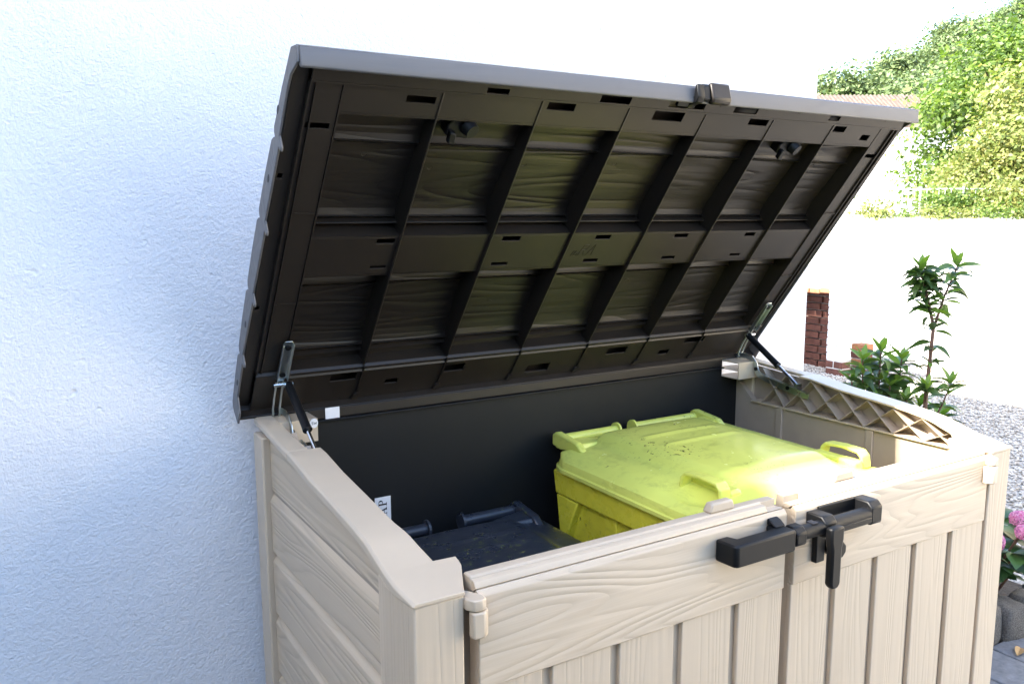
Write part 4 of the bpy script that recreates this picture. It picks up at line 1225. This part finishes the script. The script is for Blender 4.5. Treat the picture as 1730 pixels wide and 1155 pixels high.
for (dx, dy, zt) in ((-.03, 0, 1.03), (-.10, .03, 1.00), (.05, -.04, 1.0), (.02, .05, .95), (-.12, .06, .91), (-.03, -.05, .90), (.13, -.08, .80), (.22, -.12, .76)):
    top = Vector((bx_ + dx, by_ + dy, zt))
    b0 = Vector((bx_ + dx * .3, by_ + dy * .3, 0.0))
    pts = [b0, b0.lerp(top, .5) + Vector((dx * .15, dy * .1, 0)), b0.lerp(top, .8) + Vector((dx * .05, 0, 0)), top]
    sh.append((pts, 0.007, [(.66, 5, .085, .0), (.74, 6, .09, .05), (.82, 7, .095, .1), (.89, 7, .09, .2), (.95, 7, .09, .3)], .085))
shrub('low bushy shrub with bright green leaf tips behind the shed wall', (bx_, by_, 0.01), sh)

# hydrangea
hx, hy = 2.80, 0.75
hyd = empty('hydrangea', (hx, hy, 0.01), 'pink flowering hydrangea with broad dark green leaves beside the shed', 'hydrangea')
hl = [leaf_mesh('leaf', 'leaf_hyd', n=8, width=.66, droop=.30 + .2 * i, fold=.18, wave=.006) for i in range(2)]
for k in range(13):
    a = k * 2.4; rr = 0.05 + 0.17 * math.sqrt(k / 13)
    top = Vector((math.cos(a) * rr, math.sin(a) * rr, 0.40 - rr * .55 + rng.uniform(-.05, .05)))
    g = G(); g.tube([(0, 0, 0), tuple(top * .55 + Vector((0, 0, .04))), tuple(top)], [.006, .005, .004], 6); g.build('stem', 'stem', hyd, smooth=True)
    for (t, n) in ((.55, 3), (.75, 4), (.92, 4)):
        c = top * t + Vector((0, 0, .03))
        for q in range(n):
            b = rng.uniform(0, 6.28); el = rng.uniform(-.3, .45)
            d = Vector((math.cos(b) * math.cos(el), math.sin(b) * math.cos(el), math.sin(el)))
            link_copy('leaf', rng.choice(hl), hyd, orient(c, d, s=rng.uniform(.085, .13), roll=rng.uniform(-.3, .3)))
def flowerhead():
    g = G(); r = random.Random(3)
    for i in range(70):
        zc = 1 - 1.55 * (i + .5) / 70; ph = i * 2.39996; rr = math.sqrt(max(0, 1 - zc * zc))
        nrm = Vector((math.cos(ph) * rr, math.sin(ph) * rr, zc)); c = nrm * (0.052 + r.uniform(-.005, .005))
        t1 = nrm.orthogonal().normalized(); t2 = nrm.cross(t1); rot = r.uniform(0, 1.57)
        for k in range(4):
            a = rot + k * math.pi / 2; e = t1 * math.cos(a) + t2 * math.sin(a); f = nrm.cross(e)
            g.add([c, c + e * .008 + f * .0065 + nrm * .002, c + e * .0145 + nrm * .001, c + e * .008 - f * .0065 + nrm * .002], [(0, 1, 2, 3)])
    me = g.mesh('flower_head', fix=False); me.materials.append(M['petal']); return me
fh = flowerhead()
for p in ((-0.10, -0.085, .345), (-0.02, -0.15, .385), (-.03, .03, .42), (0.12, -0.06, .38), (.02, .14, .40)):
    link_copy('flower_head', fh, hyd, Matrix.Translation(p) @ Matrix.Rotation(rng.uniform(0, 6), 4, 'Z') @ Matrix.Scale(rng.uniform(.55, .72), 4))
# low ground plant at the gravel edge
root = empty('leafy_plant', (3.35, 1.15, 0.01), 'small low green plant at the edge of the gravel', 'plant')
for k in range(26):
    a = rng.uniform(0, 6.28); el = rng.uniform(.1, 1.1); d = Vector((math.cos(a) * math.cos(el), math.sin(a) * math.cos(el), math.sin(el)))
    link_copy('leaf', rng.choice(hl), root, orient(Vector((rng.uniform(-.08, .08), rng.uniform(-.08, .08), rng.uniform(.02, .45))), d, s=rng.uniform(.05, .08)))
g = G(); g.tube([(0, 0, 0), (0.01, 0, .2), (0, 0.01, .45)], [.005, .004, .003], 6); g.build('stem', 'stem', root)

# ------------------------------------------------------------------ trees
def crown_mesh(nm, mat, lobes, nleaf, size, seed):
    """lobes: (cx,cy,cz,rx,ry,rz). leaves in clumps near the lobe surfaces"""
    r = np.random.default_rng(seed)
    vol = np.array([l[3] * l[4] * l[5] for l in lobes]) ** (2 / 3); vol /= vol.sum()
    C = []; N = []
    for l, f in zip(lobes, vol):
        ncl = max(8, int(nleaf * f / 16))
        d = r.normal(size=(ncl, 3)); d /= np.linalg.norm(d, axis=1)[:, None]
        rad = r.uniform(.55, 1.06, ncl) ** .7
        cc = np.array(l[:3]) + d * np.array(l[3:]) * rad[:, None]
        for k in range(ncl):
            n = int(r.integers(9, 24))
            C.append(cc[k] + r.normal(size=(n, 3)) * np.array([1, 1, .65]) * size * r.uniform(1.2, 2.8)); N.append(np.repeat(d[k][None], n, 0))
    C = np.concatenate(C); N = np.concatenate(N); n = len(C)
    nr = N * .6 + r.normal(size=(n, 3)) * .55 + np.array([0, 0, .55]); nr /= np.linalg.norm(nr, axis=1)[:, None]
    t = np.cross(nr, r.normal(size=(n, 3))); t /= np.linalg.norm(t, axis=1)[:, None]
    b = np.cross(nr, t); s = (size * r.uniform(.6, 1.25, n))[:, None]
    V = np.stack([C - t * s * .55, C + b * s * .36 - nr * s * .08, C + t * s * .6 - nr * s * .12, C - b * s * .36 - nr * s * .08], 1)
    F = np.arange(n * 4).reshape(-1, 4)
    me = bpy.data.meshes.new(nm); me.vertices.add(n * 4); me.vertices.foreach_set('co', V.astype(np.float32).ravel())
    me.loops.add(n * 4); me.loops.foreach_set('vertex_index', F.astype(np.int32).ravel())
    me.polygons.add(n); me.polygons.foreach_set('loop_start', np.arange(0, n * 4, 4, dtype=np.int32)); me.update(calc_edges=True)
    me.materials.append(M[mat]); return me
def trunk_mesh(nm, h, r, limbs, seed):
    q = random.Random(seed); g = G()
    g.tube([(0, 0, -.3), (q.uniform(-.05, .05) * h, 0, h * .4), (q.uniform(-.06, .06) * h, q.uniform(-.05, .05) * h, h)], [r, r * .75, r * .3], 8)
    for i in range(limbs):
        z = h * (.35 + .5 * i / limbs); a = i * 2.4
        g.tube([(0, 0, z), (math.cos(a) * h * .16, math.sin(a) * h * .16, z + h * .14), (math.cos(a) * h * .3, math.sin(a) * h * .3, z + h * .22)], [r * .4, r * .28, r * .1], 6)
    me = g.mesh(nm); me.materials.append(M['bark']); return me
def lobes_for(R, H, z0, n, seed):
    q = random.Random(seed); L = [(0, 0, z0 + H * .5, R * .75, R * .75, H * .46)]
    for i in range(n):
        a = i * 2.4 + q.uniform(-.4, .4); t = q.uniform(.05, .95); rr = R * (.78 if t < .6 else .78 * (1.15 - t) / .55)
        s = q.uniform(.26, .42) * R
        L.append((math.cos(a) * rr, math.sin(a) * rr, z0 + H * t, s, s, s * .85))
    return L
def tree(name, label, loc, R, H, z0, nleaf, size, mat, seed, group=None, cat='tree'):
    root = empty(name, (loc[0], loc[1], height(loc[0], loc[1]) if len(loc) < 3 else loc[2]), label, cat, group)
    t = bpy.data.objects.new('trunk', trunk_mesh('trunk', z0 + H * .75, max(.05, R * .055), 6, seed)); coll.objects.link(t); t.parent = root
    c = bpy.data.objects.new('crown', crown_mesh('crown', mat, lobes_for(R, H, z0, 17, seed), nleaf, size, seed)); coll.objects.link(c); c.parent = root
    return root
tree('maple_tree', 'large bright green maple tree standing behind the pale fence', (26.9, 14.2), 2.4, 5.9, 0.3, 22000, .16, 'leaf_tree', 4)
tree('shrub_tree', 'yellow-green bushy shrub in front of the maple', (23.9, 11.3), 2.3, 3.6, 0.05, 22000, .125, 'leaf_yellow', 9, cat='shrub')
tree('shrub_tree', 'olive-green shrub spreading along the fence', (22.2, 11.9), 1.1, 1.5, 0.0, 6000, .10, 'leaf_yellow', 12, cat='shrub')
tree('shrub_tree', 'low leafy shrub growing through the railing of the fence', (20.6, 10.3), 0.9, 0.75, -.05, 3500, .10, 'leaf_yellow', 31, cat='shrub')
tree('shrub_tree', 'small green shrub in front of the fence end', (19.6, 11.3), 0.55, 0.6, -.05, 1500, .09, 'leaf_tree', 33, cat='shrub')
tree('maple_tree', 'green tree to the right of the large maple', (29.5, 13.2), 2.6, 5.6, 0.3, 12000, .18, 'leaf_tree', 21)
wm = [crown_mesh('foliage', mt_, [(0, 0, .05, .34, .34, .26), (.2, .1, .12, .2, .2, .2), (-.2, -.05, .0, .22, .22, .18)], 900, .07, 80 + i_) for i_, mt_ in enumerate(('leaf_yellow', 'leaf_tree'))]
for i_ in range(11):
    q_ = Vector((17.9, 11.9)).lerp(Vector((20.6, 7.9)), i_ / 10 + rng.uniform(-.04, .04))
    root = empty('weed_clump', (q_.x, q_.y, height(q_.x, q_.y) - .05), 'low weedy clump growing along the foot of the shrubs and fence', 'weeds', 'weeds along the fence')
    k_ = rng.uniform(.6, 1.3); root.scale = (k_, k_, k_ * rng.uniform(.6, 1.2)); root.rotation_euler = (0, 0, rng.uniform(0, 6))
    o = bpy.data.objects.new('foliage', wm[i_ % 2]); coll.objects.link(o); o.parent = root
# unseen planting added behind the viewpoint, blocking low sky from the wall
hg = empty('added_hedge', (-2.4, -3.4, 0), 'clipped dark green planting added out of view to darken the lower wall', 'added_hedge')
g = G(); g.box(-4.6, 3.6, -.36, .36, 0, 2.3); g.build('hedge_core', 'hillg', hg)
o = bpy.data.objects.new('foliage', crown_mesh('foliage', 'leaf_hyd', [(-4.4 + .4 * i, 0,   .22 + .50 * j, .34, .46, .34) for i in range(21) for j in range(5)], 22000, .06, 5)); coll.objects.link(o); o.parent = hg
hg2 = empty('added_hedge', (-2.5, -1.1, 0), 'clipped dark green planting added out of view to darken the left side of the shed', 'added_hedge')  # second unseen planting, added to shade wall and shed from the left
g = G(); g.box(-.34, .34, -1.8, 1.8, 0, 2.05); g.build('hedge_core', 'hillg', hg2)
o = bpy.data.objects.new('foliage', crown_mesh('foliage', 'leaf_hyd', [(0, -1.65 + .4 * i, .22 + .54 * j, .46, .34, .36) for i in range(9) for j in range(4)], 9000, .06, 6)); coll.objects.link(o); o.parent = hg2
# wooded hill
def hill():
    g = G(); n = 26; mth = 12
    for j in range(mth):
        for i in range(n):
            s = i / (n - 1); t = j / (mth - 1)
            x = 78 + 110 * s + 12 * t - 8 * (1 - s); y = 46 + 18 * s + 75 * t - 10
            z = 5 + (8 + 21 * min(1, s * 1.9)) * math.sin(math.pi * .5 * min(1, t * 1.6)) * (0.45 + .55 * min(1, s * 2.4))
            g.v.append((x, y, z if 0 < j else -2))
    for j in range(mth - 1):
        for i in range(n - 1):
            g.f.append((j * n + i, j * n + i + 1, (j + 1) * n + i + 1, (j + 1) * n + i))
    return struct(g.build('hill', 'hillg', smooth=True))
cam_p = Vector((-0.44158, -0.96541, 1.57349))
fm = [crown_mesh('crown', 'leaf_far', lobes_for(3.6, 7.5, 1.0, 14, 40 + i), 8000, .40, 60 + i) for i in range(4)]
tm = [trunk_mesh('trunk', 6.0, .25, 5, 70 + i) for i in range(4)]
# skyline of the wooded slope: (azimuth slope t, crown-top elevation slope e), measured along the ridge
ridge = [(0.370, .150, 96), (0.395, .158, 98), (0.418, .166, 100), (0.440, .175, 102), (0.462, .184, 104), (0.484, .196, 106), (0.506, .208, 108), (0.524, .226, 110), (0.545, .222, 112), (0.566, .228, 114), (0.586, .236, 116), (0.606, .242, 118), (0.63, .248, 120), (0.66, .252, 122)]
ti = 0
lab = ['dark green tree on the wooded hillside behind the tiled roof']
for row_, (dz, dd) in enumerate(((0, 0), (-.026, -7), (-.052, -14), (-.078, -20))):
    for k, (t, e, dep) in enumerate(ridge):
        tt = t + (0.011 if row_ % 2 else 0) + rng.uniform(-.004, .004)
        dpt = dep + dd + rng.uniform(-2, 2)
        d = _f + _r * tt; d.z = 0; d = Vector((d.x, d.y, 0))
        x, y = cam_p.x + d.x * dpt, cam_p.y + d.y * dpt
        sc = rng.uniform(.7, 1.2)
        ztop_ = cam_p.z + (e + dz + .006) * dpt + rng.uniform(-2.2, 1.3)
        zb = ztop_ - 8.6 * sc
        root = empty('hillside_tree', (x, y, zb), lab[0], 'tree', 'trees on the wooded hillside')
        root.scale = (sc, sc, sc); root.rotation_euler = (0, 0, rng.uniform(0, 6.28))
        for nm, me in (('trunk', tm[ti % 4]), ('crown', fm[ti % 4])):
            o = bpy.data.objects.new(nm, me); coll.objects.link(o); o.parent = root
        ti += 1
# the slope those trees stand on
g = G()
cols = len(ridge)
rows = [(-.20, -30), (-.125, -20), (-.105, -14), (-.085, -7), (-.070, 0), (-.07, 12), (-.2, 40)]
for (dz, dd) in rows:
    for (t, e, dep) in [(0.30, .13, 94)] + ridge + [(0.80, .26, 125)]:
        d = _f + _r * t; dpt = dep + dd
        g.v.append((cam_p.x + d.x * dpt, cam_p.y + d.y * dpt, cam_p.z + (e + dz) * dpt))
c2 = cols + 2
for j in range(len(rows) - 1):
    for i in range(c2 - 1):
        g.f.append((j * c2 + i, j * c2 + i + 1, (j + 1) * c2 + i + 1, (j + 1) * c2 + i))
struct(g.build('hill', 'hillg', smooth=True))

# ------------------------------------------------------------------ tiled-roof building and fence
bd_ = empty('building', (44.0, 29.2, height(44.0, 29.2)), 'pale building with a long tiled roof below the wooded hill', 'building')
bd_.rotation_euler = (0, 0, math.atan2(-2.26, 3.8))
bz = bd_.location.z
eave = 5.7 - bz + 0.85
g = G(); g.box(-4.4, 9, 0.4, 7.0, -1.0, eave - .02); g.build('wall', 'stucco', bd_)
g = G(); g.prism([(-.1, eave - .1), (3.7, eave + 2.05), (7.5, eave - .1), (7.5, eave + .02), (3.7, eave + 2.18), (-.1, eave + .02)], 0, -4.7, 9.4); rf = g.build('roof', 'tile', bd_)
for k in range(57):
    x = -4.6 + k * 0.245
    g2 = G() if k == 0 else g2
    if k == 0:
        g2.tube([(0, -.12, eave + .02), (0, 3.7, eave + 2.18)], 0.075, 6); tme = g2.mesh('tile_course'); tme.materials.append(M['tile'])
    link_copy('tile_course', tme, rf, Matrix.Translation((x, 0, 0)))

fA, fB = Vector((17.6, 12.9)), Vector((22.3, 9.2))
fz = lambda p: height(p.x, p.y)
fence = empty('fence', (fA.x, fA.y, fz(fA)), 'pale grey railing fence in front of the shrubs', 'fence')
nP = 7
for i in range(nP):
    p = fA.lerp(fB, i / (nP - 1)); z0 = fz(p) - fz(fA)
    g = G(); q = p - fA; g.box(q.x - .02, q.x + .02, q.y - .02, q.y + .02, z0 - .2, z0 + .62); g.build('post', 'fence', fence)
    if i < nP - 1:
        p2 = fA.lerp(fB, (i + 1) / (nP - 1)); z1 = fz(p2) - fz(fA)
        for h in (.12, .56):
            g = G(); a = Vector((*(p - fA), z0 + h)); b = Vector((*(p2 - fA), z1 + h)); g.tube([a, b], .015, 6); g.build('rail', 'fence', fence)
        for k in range(1, 7):
            pk = p.lerp(p2, k / 7); zk = fz(pk) - fz(fA); q = pk - fA
            g = G(); g.tube([(q.x, q.y, zk + .1), (q.x, q.y, zk + .56)], .006, 5); g.build('baluster', 'fence', fence)
